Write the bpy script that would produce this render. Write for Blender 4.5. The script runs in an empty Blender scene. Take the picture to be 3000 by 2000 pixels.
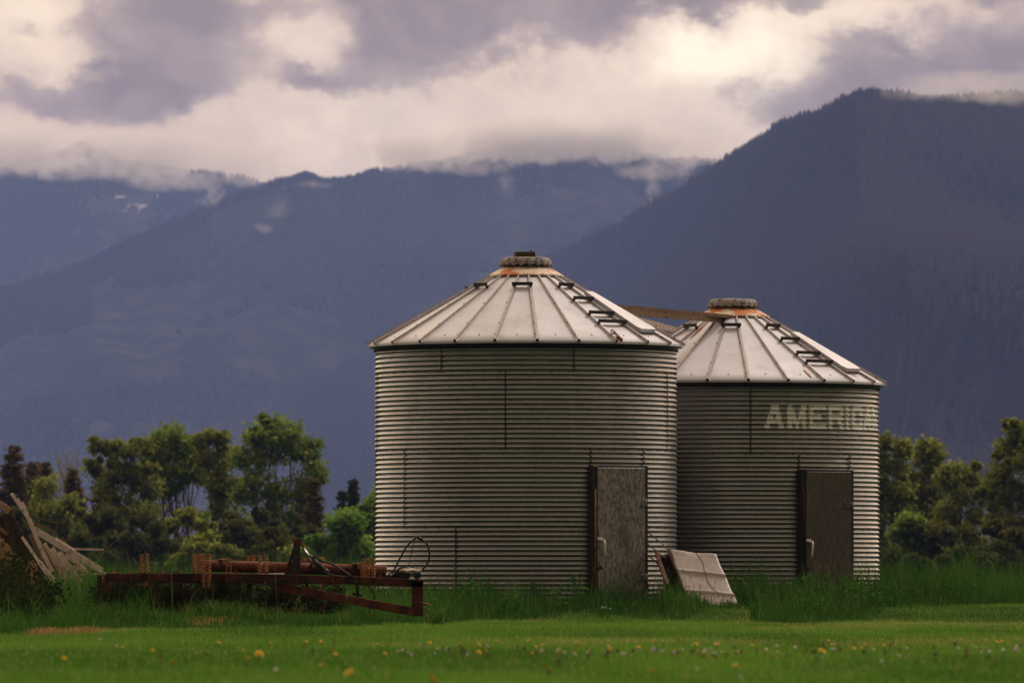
import bpy, math, random
import numpy as np
from mathutils import Vector, Matrix

S = bpy.context.scene
COL = S.collection
rng = np.random.default_rng(7)
random.seed(7)

# ------------------------------------------------------------------ camera
F = 21735.0            # focal length in pixels of a 3000 px wide frame
CZ = 0.47              # lens height: low over the lawn
PITCH = math.atan(717 / F)
cd = bpy.data.cameras.new("camera"); cam = bpy.data.objects.new("camera", cd); COL.objects.link(cam)
cam.location = (0, 0, CZ); cam.rotation_euler = (math.pi / 2 + PITCH, 0, 0)
cd.sensor_width = 36; cd.lens = 36 * F / 3000
cd.clip_start = 0.5; cd.clip_end = 60000
cd.dof.use_dof = True; cd.dof.focus_distance = 103.5; cd.dof.aperture_fstop = 7.0
S.camera = cam

# ------------------------------------------------------------------ node helper
class NT:
    def __init__(s, tree): s.t = tree; s.n = tree.nodes; s.l = tree.links
    def node(s, kind, **kw):
        nd = s.n.new(kind)
        for k, v in kw.items(): setattr(nd, k, v)
        return nd
    def put(s, sock, v):
        if isinstance(v, bpy.types.NodeSocket): s.l.new(v, sock)
        elif isinstance(v, (tuple, list)) and sock.type == 'RGBA' and len(v) == 3: sock.default_value = (*v, 1)
        else: sock.default_value = v
    def m(s, op, a, b=0.0, c=0.0, clamp=False):
        nd = s.node('ShaderNodeMath', operation=op, use_clamp=clamp)
        for i, v in enumerate((a, b, c)): s.put(nd.inputs[i], v)
        return nd.outputs[0]
    def add(s, *a):
        r = a[0]
        for x in a[1:]: r = s.m('ADD', r, x)
        return r
    def mul(s, a, b): return s.m('MULTIPLY', a, b)
    def sub(s, a, b): return s.m('SUBTRACT', a, b)
    def sstep(s, v, lo, hi, a=0.0, b=1.0):
        nd = s.node('ShaderNodeMapRange', interpolation_type='SMOOTHSTEP')
        for i, x in enumerate((v, lo, hi, a, b)): s.put(nd.inputs[i], x)
        return nd.outputs[0]
    def noise(s, vec, scale, detail=4.0, rough=0.55, dist=0.0, out='Fac'):
        nd = s.node('ShaderNodeTexNoise')
        if vec is not None: s.l.new(vec, nd.inputs['Vector'])
        nd.inputs['Scale'].default_value = scale; nd.inputs['Detail'].default_value = detail
        nd.inputs['Roughness'].default_value = rough; nd.inputs['Distortion'].default_value = dist
        return nd.outputs[out]
    def mapping(s, vec, scale=(1, 1, 1), loc=(0, 0, 0)):
        nd = s.node('ShaderNodeMapping'); s.l.new(vec, nd.inputs['Vector'])
        nd.inputs['Scale'].default_value = scale; nd.inputs['Location'].default_value = loc
        return nd.outputs[0]
    def mix(s, fac, a, b, blend='MIX'):
        nd = s.node('ShaderNodeMix', data_type='RGBA', blend_type=blend)
        s.put(nd.inputs[0], fac); s.put(nd.inputs[6], a); s.put(nd.inputs[7], b)
        return nd.outputs[2]
    def gauss(s, a, e, a0, e0, ra, re):
        x = s.m('POWER', s.m('DIVIDE', s.sub(a, a0), ra), 2.0)
        y = s.m('POWER', s.m('DIVIDE', s.sub(e, e0), re), 2.0)
        return s.m('EXPONENT', s.mul(s.add(x, y), -1.0))

# ------------------------------------------------------------------ world: broken evening overcast
SUN_EL, SUN_AZ = math.radians(56), math.radians(48)      # azimuth, right of the view positive
w = bpy.data.worlds.new("World"); S.world = w; w.use_nodes = True
g = NT(w.node_tree); g.n.clear()
sky = g.node('ShaderNodeTexSky', sky_type='NISHITA'); sky.sun_disc = False
sky.sun_elevation = SUN_EL; sky.sun_rotation = SUN_AZ
bg0 = g.node('ShaderNodeBackground'); g.l.new(sky.outputs[0], bg0.inputs[0]); bg0.inputs[1].default_value = 0.08
tc = g.node('ShaderNodeTexCoord'); D = tc.outputs['Generated']
sp = g.node('ShaderNodeSeparateXYZ'); g.l.new(D, sp.inputs[0]); dx, dy, dz = sp.outputs
AZ = g.mul(g.m('ARCTAN2', dx, dy), 57.2958)
EL = g.mul(g.m('ARCSINE', g.m('MAXIMUM', g.m('MINIMUM', dz, 1.0), -1.0)), 57.2958)
Pd = g.mapping(D, (57.3, 57.3, 57.3 * 1.35))
warp = g.node('ShaderNodeSeparateColor'); g.l.new(g.noise(Pd, 0.75, 5, 0.62, 0.0, 'Color'), warp.inputs[0])
AW = g.add(AZ, g.mul(g.sub(warp.outputs[0], 0.5), 1.7))
EW = g.add(EL, g.mul(g.sub(warp.outputs[1], 0.5), 1.1))
fine = g.noise(Pd, 1.1, 9, 0.58, 0.5)
big = g.noise(Pd, 0.42, 4, 0.5, 0.2)
def pxaz(x): return (x - 1176) / 297.3
def pxel(y): return (1346 - y) / 297.3
dark = None
for (x, y, rx, ry, amp) in ((345, 120, 150, 130, .95), (250, 205, 220, 46, .8), (90, 175, 150, 40, .55), (480, 60, 110, 80, .45), (330, 10, 110, 60, .55),
        (40, 55, 70, 22, .5), (700, 160, 140, 32, .75), (920, 100, 170, 80, .65), (1080, 50, 220, 80, .8), (1300, 70, 190, 60, .85), (1480, 10, 280, 40, .95), (860, 0, 110, 60, .7), (1180, -10, 420, 34, .8), (600, 20, 120, 40, .35),
        (1960, 185, 220, 85, .95), (2230, 150, 280, 85, .85), (2352, 210, 260, 100, .85), (1790, 40, 90, 28, .65), (2200, -8, 320, 30, 1.0), (1740, 215, 100, 60, .5), (2330, 60, 120, 60, .35)):
    v = g.mul(g.gauss(AW, EW, pxaz(x), pxel(y), rx / 297.3, ry / 297.3), amp)
    dark = v if dark is None else g.add(dark, v)
outside = g.sstep(g.m('ABSOLUTE', g.sub(EL, 2.3)), 3.0, 9.0)
puff = g.noise(Pd, 2.6, 8, .6, .3)
dark = g.add(dark, g.mul(g.sub(fine, 0.5), 0.85), g.mul(g.sub(big, 0.5), 0.5), g.mul(g.sub(puff, .5), .35), g.mul(outside, 0.12))
Dm = g.add(g.mul(g.sstep(dark, -0.15, 1.05), .78), g.mul(g.sstep(dark, .30, .60), .22))
pink = g.sstep(EW, 2.75, 4.0)
cream = g.mix(pink, (0.60, 0.41, 0.285), (0.92, 0.665, 0.43))
cream = g.mix(g.mul(g.sstep(big, .42, .62), .35), cream, (0.99, 0.80, 0.58))
cream = g.mix(g.mul(g.sstep(puff, .62, .35), .30), cream, (0.50, 0.365, 0.29))
mauve = g.mix(g.sstep(fine, .35, .65), (0.225, 0.150, 0.112), (0.345, 0.238, 0.180))
cl = g.mix(Dm, cream, mauve)
glow = g.mul(g.gauss(AW, EW, pxaz(1620), pxel(128), .46, .22), 1.15)
glow = g.add(glow, g.mul(g.gauss(AW, EW, pxaz(1900), pxel(70), .8, .15), .45), g.mul(g.gauss(AW, EW, pxaz(1500), pxel(230), 1.3, .4), .16), g.mul(g.gauss(AW, EW, pxaz(60), pxel(30), .6, .3), .35))
glow = g.mul(glow, g.sub(1.0, g.mul(Dm, .8)))
cl = g.mix(g.m('MINIMUM', glow, 1.0), cl, (1.15, 0.98, 0.68))
# brightness of the cloud deck over the rest of the dome: bright above and beyond the bins, dull behind the camera
fwd = g.sstep(dy, -0.7, 0.5, 0.34, 1.05)
fwd = g.mul(fwd, g.sub(1.0, g.mul(g.sstep(EL, 26.0, 8.0), g.sstep(dy, .35, -.35, 0.0, .7))))      # low sky behind the camera dimmed on purpose, to darken the corrugation undersides
up = g.sstep(EL, 12.0, 60.0, 1.0, 1.7)
low = g.mul(g.sstep(EL, 4.5, 14.0, 1.75, 1.0), 1.0)          # brightest where the light breaks through low over the crests
low = g.m('MAXIMUM', g.mul(g.sub(low, 1.0), g.sstep(dy, .6, .97)), 0.0)
ahead = g.mul(g.mul(g.sstep(dy, .1, .8), g.sstep(EL, 7.0, 14.0)), g.sstep(EL, 50.0, 26.0))     # extra brightness added to unseen sky, for bright reflections on the bin edges
gain = g.mul(g.mul(fwd, up), g.add(low, 1.0, g.mul(ahead, 2.3)))
bg1 = g.node('ShaderNodeBackground'); g.l.new(cl, bg1.inputs[0]); g.l.new(gain, bg1.inputs[1])
msw = g.node('ShaderNodeMixShader'); msw.inputs[0].default_value = 0.94
g.l.new(bg0.outputs[0], msw.inputs[1]); g.l.new(bg1.outputs[0], msw.inputs[2])
wo = g.node('ShaderNodeOutputWorld'); g.l.new(msw.outputs[0], wo.inputs[0])

# one veiled sun, high behind the cloud
sd = bpy.data.lights.new("sun", 'SUN'); sd.energy = 1.5; sd.angle = math.radians(11); sd.color = (1.0, 0.94, 0.90)
sun = bpy.data.objects.new("sun", sd); COL.objects.link(sun)
sv = Vector((math.sin(SUN_AZ) * math.cos(SUN_EL), math.cos(SUN_AZ) * math.cos(SUN_EL), math.sin(SUN_EL)))
sun.rotation_euler = sv.to_track_quat('Z', 'Y').to_euler(); sun.location = (20, 60, 60)

S.view_settings.view_transform = 'Standard'; S.view_settings.look = 'None'
S.view_settings.exposure = 0.0; S.view_settings.gamma = 1.0
S.render.engine = 'CYCLES'
cy = S.cycles
S.render.filter_size = 1.1
cy.max_bounces = 6; cy.diffuse_bounces = 3; cy.glossy_bounces = 3; cy.transmission_bounces = 3; cy.volume_bounces = 3
cy.transparent_max_bounces = 8; cy.use_denoising = True; cy.caustics_reflective = False; cy.caustics_refractive = False
cy.sample_clamp_indirect = 4.0

# ------------------------------------------------------------------ helpers
cP, sP = math.cos(PITCH), math.sin(PITCH)
def at(px, py, Y):
    u = (px - 1500) / F; v = (1000 - py) / F
    t = Y / (cP - v * sP)
    return Vector((u * t, Y, CZ + (sP + v * cP) * t))

def sm(a, b, x):
    t = np.clip((np.asarray(x, float) - a) / (b - a), 0, 1); return t * t * (3 - 2 * t)

def vnoise(x, y, seed=0):
    """smooth value noise"""
    x = np.asarray(x, float); y = np.asarray(y, float)
    xi = np.floor(x).astype(np.int64); yi = np.floor(y).astype(np.int64)
    fx = x - xi; fy = y - yi; fx = fx * fx * (3 - 2 * fx); fy = fy * fy * (3 - 2 * fy)
    def h(i, j):
        n = (i * 374761393 + j * 668265263 + seed * 974634777) & 0xffffffff
        n = ((n ^ (n >> 13)) * 1274126177) & 0xffffffff
        return ((n ^ (n >> 16)) & 0xffff) / 65535.0
    return (h(xi, yi) * (1 - fx) + h(xi + 1, yi) * fx) * (1 - fy) + (h(xi, yi + 1) * (1 - fx) + h(xi + 1, yi + 1) * fx) * fy

def fbm(x, y, seed=0, o=5):
    r = 0; a = 0.5
    for k in range(o): r = r + a * vnoise(np.asarray(x) * 2 ** k, np.asarray(y) * 2 ** k, seed + k); a *= .5
    return r

def gz(x, y):
    """height of the ground: flat lawn rising to the pad the bins stand on"""
    x = np.asarray(x, float); y = np.asarray(y, float)
    return 0.2 * sm(96, 103, y) + 0.03 * (vnoise(x * .35, y * .2, 3) - .5) * sm(40, 80, y)

def tag(o, label=None, cat=None, group=None, kind=None):
    if label: o['label'] = label
    if cat: o['category'] = cat
    if group: o['group'] = group
    if kind: o['kind'] = kind
    return o

def empty(name, loc, label, cat, group=None):
    o = bpy.data.objects.new(name, None); COL.objects.link(o); o.location = loc; o.empty_display_size = .2
    return tag(o, label, cat, group)

def link(name, me, parent=None):
    o = bpy.data.objects.new(name, me); COL.objects.link(o)
    if parent is not None: o.parent = parent
    return o

class MB:
    """collects shapes in world coordinates and builds ONE mesh object"""
    def __init__(s): s.v = []; s.f = []; s.mi = []; s.cur = 0; s.smooth = []; s.sm = False
    def addv(s, vs):
        b = len(s.v); s.v.extend([tuple(p) for p in vs]); return b
    def face(s, ids): s.f.append(tuple(ids)); s.mi.append(s.cur); s.smooth.append(s.sm)
    def hexa(s, c):
        b = s.addv(c)
        for q in ((0, 3, 2, 1), (4, 5, 6, 7), (0, 1, 5, 4), (1, 2, 6, 5), (2, 3, 7, 6), (3, 0, 4, 7)): s.face([b + i for i in q])
    def box(s, c, size, M=None, chamfer=0.0):
        c = Vector(c); hx, hy, hz = [k / 2 for k in size]
        M = M or Matrix.Identity(3)
        if chamfer <= 0:
            pts = [Vector(p) for p in ((-hx, -hy, -hz), (hx, -hy, -hz), (hx, hy, -hz), (-hx, hy, -hz), (-hx, -hy, hz), (hx, -hy, hz), (hx, hy, hz), (-hx, hy, hz))]
            s.hexa([c + M @ p for p in pts]); return
        k = min(chamfer, hx * .9, hy * .9, hz * .9)
        rings = []
        for z, i in ((-hz, k), (-hz + k, 0), (hz - k, 0), (hz, k)):
            a, b2 = hx - i, hy - i
            q = k * .7
            rings.append([(-a + q, -b2, z), (a - q, -b2, z), (a, -b2 + q, z), (a, b2 - q, z), (a - q, b2, z), (-a + q, b2, z), (-a, b2 - q, z), (-a, -b2 + q, z)])
        base = s.addv([c + M @ Vector(p) for r in rings for p in r])
        for r in range(3):
            for i in range(8):
                j = (i + 1) % 8; s.face((base + r * 8 + i, base + r * 8 + j, base + r * 8 + 8 + j, base + r * 8 + 8 + i))
        s.face([base + 7 - i for i in range(8)]); s.face([base + 24 + i for i in range(8)])
    def beam(s, a, b, w, h, up=(0, 0, 1), chamfer=0.0):
        """box from a to b, w across (depth), h along up"""
        a = Vector(a); b = Vector(b); x = (b - a); L = x.length; x.normalize()
        y = Vector(up).cross(x); y.normalize(); z = x.cross(y)
        M = Matrix((x, y, z)).transposed()
        s.box((a + b) / 2, (L, w, h), M, chamfer)
    def tube(s, path, rad, n=8, cap=True, smooth=True):
        P = [Vector(p) for p in path]
        if not hasattr(rad, '__len__'): rad = [rad] * len(P)
        was = s.sm; s.sm = smooth
        base = len(s.v); ref = None
        for i, p in enumerate(P):
            t = (P[min(i + 1, len(P) - 1)] - P[max(i - 1, 0)]); t.normalize()
            if ref is None:
                ref = Vector((0, 0, 1)) if abs(t.z) < .9 else Vector((1, 0, 0))
            u = (ref - t * ref.dot(t)); u.normalize(); ref = u
            v2 = t.cross(u)
            s.addv([p + (u * math.cos(2 * math.pi * k / n) + v2 * math.sin(2 * math.pi * k / n)) * rad[i] for k in range(n)])
        for i in range(len(P) - 1):
            for k in range(n):
                j = (k + 1) % n; q = base + i * n
                s.face((q + k, q + j, q + n + j, q + n + k))
        if cap:
            s.sm = False
            s.face([base + n - 1 - k for k in range(n)]); s.face([base + (len(P) - 1) * n + k for k in range(n)])
        s.sm = was
    def lathe(s, prof, c, n=48, a0=0.0, wob=None, smooth=True):
        """prof: (r,z) list; around vertical axis at c"""
        was = s.sm; s.sm = smooth; base = len(s.v)
        for (r, z) in prof:
            for k in range(n):
                a = a0 + 2 * math.pi * k / n
                rr, zz = (r, z) if wob is None else wob(r, z, a)
                s.v.append((c[0] + rr * math.sin(a), c[1] - rr * math.cos(a), c[2] + zz))
        for i in range(len(prof) - 1):
            for k in range(n):
                j = (k + 1) % n; q = base + i * n
                s.face((q + k, q + j, q + n + j, q + n + k))
        s.sm = was
        return base
    def dome(s, c, d, r, h=None, n=8):
        """bolt head at c, axis d"""
        d = Vector(d); d.normalize(); h = h or r * .7
        u = d.orthogonal(); u.normalize(); v2 = d.cross(u); c = Vector(c); b = len(s.v)
        for rr, hh in ((1, 0), (.8, .65)):
            s.addv([c + d * (h * hh) + (u * math.cos(2 * math.pi * k / n) + v2 * math.sin(2 * math.pi * k / n)) * r * rr for k in range(n)])
        t = s.addv([c + d * h])
        for k in range(n):
            j = (k + 1) % n; s.face((b + k, b + j, b + n + j, b + n + k)); s.face((b + n + k, b + n + j, t))
    def build(s, name, mats, parent=None, origin=None):
        me = bpy.data.meshes.new(name)
        if origin is None: origin = parent.matrix_world.translation if parent is not None else Vector((0, 0, 0))
        o = Vector(origin)
        if parent is not None:
            bpy_o = parent; wl = Vector((0, 0, 0))
            while bpy_o is not None: wl = wl + bpy_o.location; bpy_o = bpy_o.parent
        else: wl = Vector((0, 0, 0))
        sh = wl if parent is not None else o
        me.from_pydata([(p[0] - sh.x, p[1] - sh.y, p[2] - sh.z) for p in s.v], [], s.f)
        mats = mats if isinstance(mats, (list, tuple)) else [mats]
        for m_ in mats: me.materials.append(m_)
        me.polygons.foreach_set('material_index', s.mi); me.polygons.foreach_set('use_smooth', s.smooth)
        me.update()
        ob = link(name, me, parent)
        if parent is None: ob.location = o
        return ob

def npmesh(name, V, quads=None, tris=None, mat=None, parent=None, loc=None, attr=None, smooth=False, extra=None):
    """fast mesh from numpy arrays"""
    me = bpy.data.meshes.new(name); xm = None
    if extra is not None:            # MBs with more faces of the same surface: (MB, material index, origin)
        V = np.asarray(V, np.float32); xl = []; xs = []; xi = []; xsm = []; b = len(V); vs = [V]
        for e, mi_, org in extra:
            vs.append(np.array(e.v, np.float32) - np.array(org, np.float32))
            for f_, s_ in zip(e.f, e.smooth): xl.extend([i + b for i in f_]); xs.append(len(f_)); xi.append(mi_); xsm.append(s_)
            b += len(e.v)
        V = np.concatenate(vs); xm = (np.array(xl, np.int32), np.array(xs, np.int32), np.array(xi, np.int32), np.array(xsm, bool))
    V = np.asarray(V, np.float32); nq = 0 if quads is None else len(quads); nt = 0 if tris is None else len(tris)
    me.vertices.add(len(V)); me.vertices.foreach_set('co', V.ravel())
    loops = []
    if nq: loops.append(np.asarray(quads, np.int32).ravel())
    if nt: loops.append(np.asarray(tris, np.int32).ravel())
    if xm: loops.append(xm[0])
    L = np.concatenate(loops); me.loops.add(len(L)); me.loops.foreach_set('vertex_index', L)
    nx_ = len(xm[1]) if xm else 0
    me.polygons.add(nq + nt + nx_)
    st = np.concatenate([np.arange(nq) * 4, nq * 4 + np.arange(nt) * 3]).astype(np.int32)
    if xm:
        st = np.concatenate([st, nq * 4 + nt * 3 + np.concatenate([[0], np.cumsum(xm[1])[:-1]])]).astype(np.int32)
        me.polygons.foreach_set('material_index', np.concatenate([np.zeros(nq + nt, np.int32), xm[2]]))
    me.polygons.foreach_set('loop_start', st)
    if smooth: me.polygons.foreach_set('use_smooth', np.concatenate([np.ones(nq + nt, bool), xm[3]]) if xm else np.ones(nq + nt, bool))
    if attr is not None:
        a = me.attributes.new('tone', 'FLOAT', 'POINT'); a.data.foreach_set('value', np.asarray(attr, np.float32))
    me.update(calc_edges=True); me.validate()
    if mat is not None:
        for m_ in (mat if isinstance(mat, (list, tuple)) else [mat]): me.materials.append(m_)
    o = link(name, me, parent)
    if loc is not None: o.location = loc
    return o

# ------------------------------------------------------------------ materials
def new_mat(name):
    m_ = bpy.data.materials.new(name); m_.use_nodes = True
    n = NT(m_.node_tree); n.n.clear()
    out = n.node('ShaderNodeOutputMaterial'); b = n.node('ShaderNodeBsdfPrincipled'); n.l.new(b.outputs[0], out.inputs[0])
    tcn = n.node('ShaderNodeTexCoord')
    return m_, n, b, tcn.outputs['Object'], out

def bump(n, b, h, dist, strength=1.0):
    bp = n.node('ShaderNodeBump'); n.put(bp.inputs['Height'], h); bp.inputs['Distance'].default_value = dist; bp.inputs['Strength'].default_value = strength
    n.l.new(bp.outputs[0], b.inputs['Normal'])

def mat_mottled(name, c1, c2, scale=8, rough=.8, metal=0.0, c3=None, s3=2.0, t3=(.55, .7), bmp=0.0, stretch=(1, 1, 1), spec=.3, r2=None):
    m_, n, b, oc, out = new_mat(name)
    v = n.mapping(oc, stretch)
    f = n.noise(v, scale, 6, .65)
    c = n.mix(n.sstep(f, .32, .68), c1, c2)
    if c3: c = n.mix(n.sstep(n.noise(v, s3, 5, .6, .3), *t3), c, c3)
    n.put(b.inputs['Base Color'], c); b.inputs['Metallic'].default_value = metal
    b.inputs['Specular IOR Level'].default_value = spec
    if r2 is None: b.inputs['Roughness'].default_value = rough
    else: n.put(b.inputs['Roughness'], n.sstep(f, .3, .7, rough, r2))
    if bmp: bump(n, b, f, bmp)
    return m_

# weathered galvanised wall sheet: spangle, zinc bloom, vertical run-down stains
def wall_material(name):
    m_, n, b, oc, out = new_mat(name)
    sp_ = n.noise(oc, 55, 3, .7); big_ = n.noise(oc, 1.4, 5, .6)
    streak = n.noise(n.mapping(oc, (6.0, 6.0, .35)), 1.0, 5, .65)
    c = n.mix(n.sstep(sp_, .3, .7), (.28, .278, .28), (.43, .428, .432))
    c = n.mix(n.mul(n.sstep(big_, .5, .75), .35), c, (.21, .20, .195))
    c = n.mix(n.mul(n.sstep(streak, .58, .75), .45), c, (.50, .49, .485))
    sx = n.node('ShaderNodeSeparateXYZ'); n.l.new(oc, sx.inputs[0])
    row_ = n.m('FLOOR', n.m('DIVIDE', sx.outputs[2], 16 * .0678))
    ang = n.m('DIVIDE', n.add(n.m('ARCTAN2', sx.outputs[0], sx.outputs[1]), n.mul(row_, .37)), .82)
    cmb = n.node('ShaderNodeCombineXYZ'); n.l.new(row_, cmb.inputs[0]); n.l.new(n.m('FLOOR', ang), cmb.inputs[1])
    wn = n.node('ShaderNodeTexWhiteNoise', noise_dimensions='2D'); n.l.new(cmb.outputs[0], wn.inputs['Vector'])
    c = n.mix(n.mul(wn.outputs['Value'], .28), c, (.16, .15, .14))          # every sheet has weathered differently
    drip = n.noise(n.mapping(oc, (9, 9, .25), (3.1, 0, 0)), 1.0, 6, .7)
    c = n.mix(n.mul(n.sstep(drip, .60, .74), .5), c, (.62, .60, .58))
    dirt = n.noise(n.mapping(oc, (2.2, 2.2, .5)), 1.0, 7, .7, .5)
    c = n.mix(n.mul(n.sstep(dirt, .58, .74), .45), c, (.15, .125, .105))
    n.put(b.inputs['Base Color'], c)
    b.inputs['Metallic'].default_value = .95
    n.put(b.inputs['Roughness'], n.sstep(sp_, .25, .75, .26, .42))
    bump(n, b, n.add(sp_, n.mul(big_, .5)), .002)
    return m_
M_WALL = wall_material("galvanised_wall")

def roof_material(name):
    m_, n, b, oc, out = new_mat(name)
    sp_ = n.noise(oc, 40, 4, .7); big_ = n.noise(oc, 2.2, 5, .62)
    c = n.mix(n.sstep(sp_, .3, .7), (.55, .55, .60), (.67, .67, .725))
    c = n.mix(n.mul(n.sstep(big_, .48, .75), .6), c, (.47, .43, .42))
    run = n.noise(n.mapping(oc, (5, 5, .9)), 1.3, 6, .7)
    c = n.mix(n.mul(n.sstep(run, .60, .78), .55), c, (.40, .34, .31))
    n.put(b.inputs['Base Color'], c); b.inputs['Metallic'].default_value = .12
    n.put(b.inputs['Roughness'], n.sstep(big_, .3, .7, .55, .68)); bump(n, b, sp_, .0015)
    return m_
M_ROOF = roof_material("galvanised_roof")
M_RIB = mat_mottled("seam_metal", (.30, .28, .29), (.42, .39, .39), 18, .5, .5)
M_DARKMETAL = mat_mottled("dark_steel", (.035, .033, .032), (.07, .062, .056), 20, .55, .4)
M_BOLT = mat_mottled("bolt_steel", (.06, .052, .046), (.13, .115, .1), 60, .45, .6)
M_COLLAR = mat_mottled("rusted_collar", (.52, .42, .30), (.60, .50, .40), 7, .6, .15, (.42, .13, .022), 4.5, (.47, .58), stretch=(1, 1, .5))
M_CAP = mat_mottled("weathered_cap", (.16, .14, .125), (.36, .33, .30), 22, .75, .2, (.07, .06, .05), 9, (.5, .65), bmp=.004)
M_BLOCK = mat_mottled("mossy_block", (.05, .035, .02), (.12, .09, .05), 40, .95, 0, (.22, .13, .04), 25, (.6, .72), bmp=.006)
M_DOOR = mat_mottled("door_plate", (.13, .12, .112), (.40, .375, .355), 26, .55, .35, (.10, .085, .072), 1.7, (.48, .70), stretch=(1, 1, .5))
M_DOOR2 = mat_mottled("door_plate_dark", (.068, .056, .046), (.150, .127, .105), 26, .55, .35, (.17, .15, .115), 3.0, (.55, .75), stretch=(2.4, 2.4, .3))
M_HANDLE = mat_mottled("pale_handle", (.60, .55, .50), (.75, .70, .64), 30, .5, .3)
M_WHITEPAINT = mat_mottled("white_lettering", (.93, .92, .89), (.82, .80, .75), 24, .7)
M_FADED = mat_mottled("faded_lettering", (.50, .46, .40), (.36, .33, .29), 20, .6, .35)
M_RUST = mat_mottled("rusty_iron", (.105, .032, .018), (.19, .066, .036), 14, .85, .1, (.06, .024, .016), 5, (.48, .66), bmp=.004)
M_RUSTDK = mat_mottled("dark_rusty_iron", (.06, .018, .011), (.12, .036, .02), 12, .85, .1, (.025, .014, .011), 4, (.45, .62), bmp=.004)
M_SPRING = mat_mottled("spring_rust", (.26, .095, .028), (.46, .20, .07), 30, .8, .15)
M_BRACKET = mat_mottled("tan_bracket", (.38, .22, .085), (.26, .12, .045), 22, .8, .05, (.12, .04, .015), 9, (.55, .7))
M_CHROME = mat_mottled("chrome_rod", (.75, .72, .72), (.85, .82, .82), 30, .18, 1.0)
M_HOSE = mat_mottled("black_rubber", (.012, .012, .012), (.022, .021, .02), 30, .6)
M_BRASS = mat_mottled("hose_fitting", (.45, .42, .3), (.6, .56, .42), 30, .35, .9)
M_WOOD = mat_mottled("weathered_board", (.42, .335, .295), (.62, .51, .455), 16, .9, 0, (.20, .145, .12), 5, (.54, .68), bmp=.003)
M_WOOD2 = mat_mottled("brown_board", (.17, .10, .06), (.27, .165, .10), 6, .9, 0, (.07, .045, .03), 4, (.5, .66), bmp=.004, stretch=(1.2, 6, 9))
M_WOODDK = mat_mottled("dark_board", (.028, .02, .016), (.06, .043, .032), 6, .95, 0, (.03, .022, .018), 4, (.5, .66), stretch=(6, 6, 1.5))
M_SHEET = mat_mottled("bent_sheet", (.34, .30, .275), (.46, .415, .385), 30, .55, .3, (.28, .13, .06), 3.0, (.62, .74))
M_ROOFSTAIN = mat_mottled("rust_run", (.48, .17, .03), (.34, .10, .02), 14, .7, .1)
M_BARK = mat_mottled("bark", (.13, .085, .055), (.22, .155, .105), 4, .95, 0, stretch=(3, 3, .5))
M_BARKPALE = mat_mottled("pale_bark", (.28, .25, .19), (.40, .36, .28), 4, .95)

def leaf_mat(name, c1, c2, c3=None, trans=.35):
    """foliage: colour differs leaf to leaf (attribute tone), some light passes through"""
    m_ = bpy.data.materials.new(name); m_.use_nodes = True; n = NT(m_.node_tree); n.n.clear()
    out = n.node('ShaderNodeOutputMaterial')
    at_ = n.node('ShaderNodeAttribute'); at_.attribute_name = 'tone'; t = at_.outputs['Fac']
    c = n.mix(n.sstep(t, 0.0, .65), c1, c2)
    if c3: c = n.mix(n.sstep(t, .72, .95), c, c3)
    d = n.node('ShaderNodeBsdfDiffuse'); tr = n.node('ShaderNodeBsdfTranslucent')
    n.put(d.inputs['Color'], c); n.put(tr.inputs['Color'], c)
    mx = n.node('ShaderNodeMixShader'); mx.inputs[0].default_value = trans
    n.l.new(d.outputs[0], mx.inputs[1]); n.l.new(tr.outputs[0], mx.inputs[2]); n.l.new(mx.outputs[0], out.inputs[0])
    return m_
M_LAWN = leaf_mat("lawn_blade", (.068, .185, .022), (.150, .320, .045), (.40, .37, .13), .35)
M_TALL = leaf_mat("tall_blade", (.026, .085, .014), (.060, .155, .026), (.20, .22, .06), .35)
M_DRY = leaf_mat("dry_blade", (.27, .16, .055), (.42, .28, .11), (.20, .18, .055), .25)
M_LEAF = leaf_mat("cottonwood_leaf", (.095, .15, .026), (.20, .29, .05), (.32, .32, .075), .55)
M_LEAF_FRESH = leaf_mat("fresh_leaf", (.095, .190, .028), (.175, .310, .05), (.26, .32, .075), .45)
M_LEAF_OLIVE = leaf_mat("olive_leaf", (.11, .14, .028), (.23, .27, .05), (.34, .30, .07), .55)
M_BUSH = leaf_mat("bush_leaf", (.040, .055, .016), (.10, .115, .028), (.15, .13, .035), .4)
M_NEEDLE_BROWN = leaf_mat("brown_needle", (.085, .065, .030), (.165, .125, .052), (.22, .14, .055), .3)
M_NEEDLE = leaf_mat("dark_needle", (.030, .042, .018), (.060, .072, .03), (.06, .055, .025), .15)

# ------------------------------------------------------------------ setting: ground
def ground_mesh():
    ys = np.concatenate([np.linspace(-40, 30, 8), np.linspace(34, 112, 157), np.geomspace(114, 13600, 50)])
    xs = np.concatenate([-np.geomspace(9000, 12, 18), np.linspace(-10, 10, 81), np.geomspace(12, 9000, 18)])
    X, Y = np.meshgrid(xs, ys); Z = gz(X, Y)
    V = np.stack([X, Y, Z], -1).reshape(-1, 3); nx, ny = len(xs), len(ys)
    i = np.arange(ny - 1)[:, None] * nx + np.arange(nx - 1)[None]; i = i.ravel()
    Q = np.stack([i, i + 1, i + nx + 1, i + nx], 1)
    m_, n, b, oc, out = new_mat("turf_soil")
    f = n.noise(oc, .6, 6, .65); f2 = n.noise(oc, 9, 5, .7)
    c = n.mix(n.sstep(f, .35, .65), (.022, .050, .010), (.040, .075, .016))
    c = n.mix(n.mul(n.sstep(f2, .5, .75), .6), c, (.055, .055, .022))
    n.put(b.inputs['Base Color'], c); b.inputs['Roughness'].default_value = 1.0; b.inputs['Specular IOR Level'].default_value = 0.0
    bump(n, b, f2, .05)
    o = npmesh("ground", V, Q, None, m_, smooth=True)
    tag(o, kind='structure')
ground_mesh()

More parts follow.
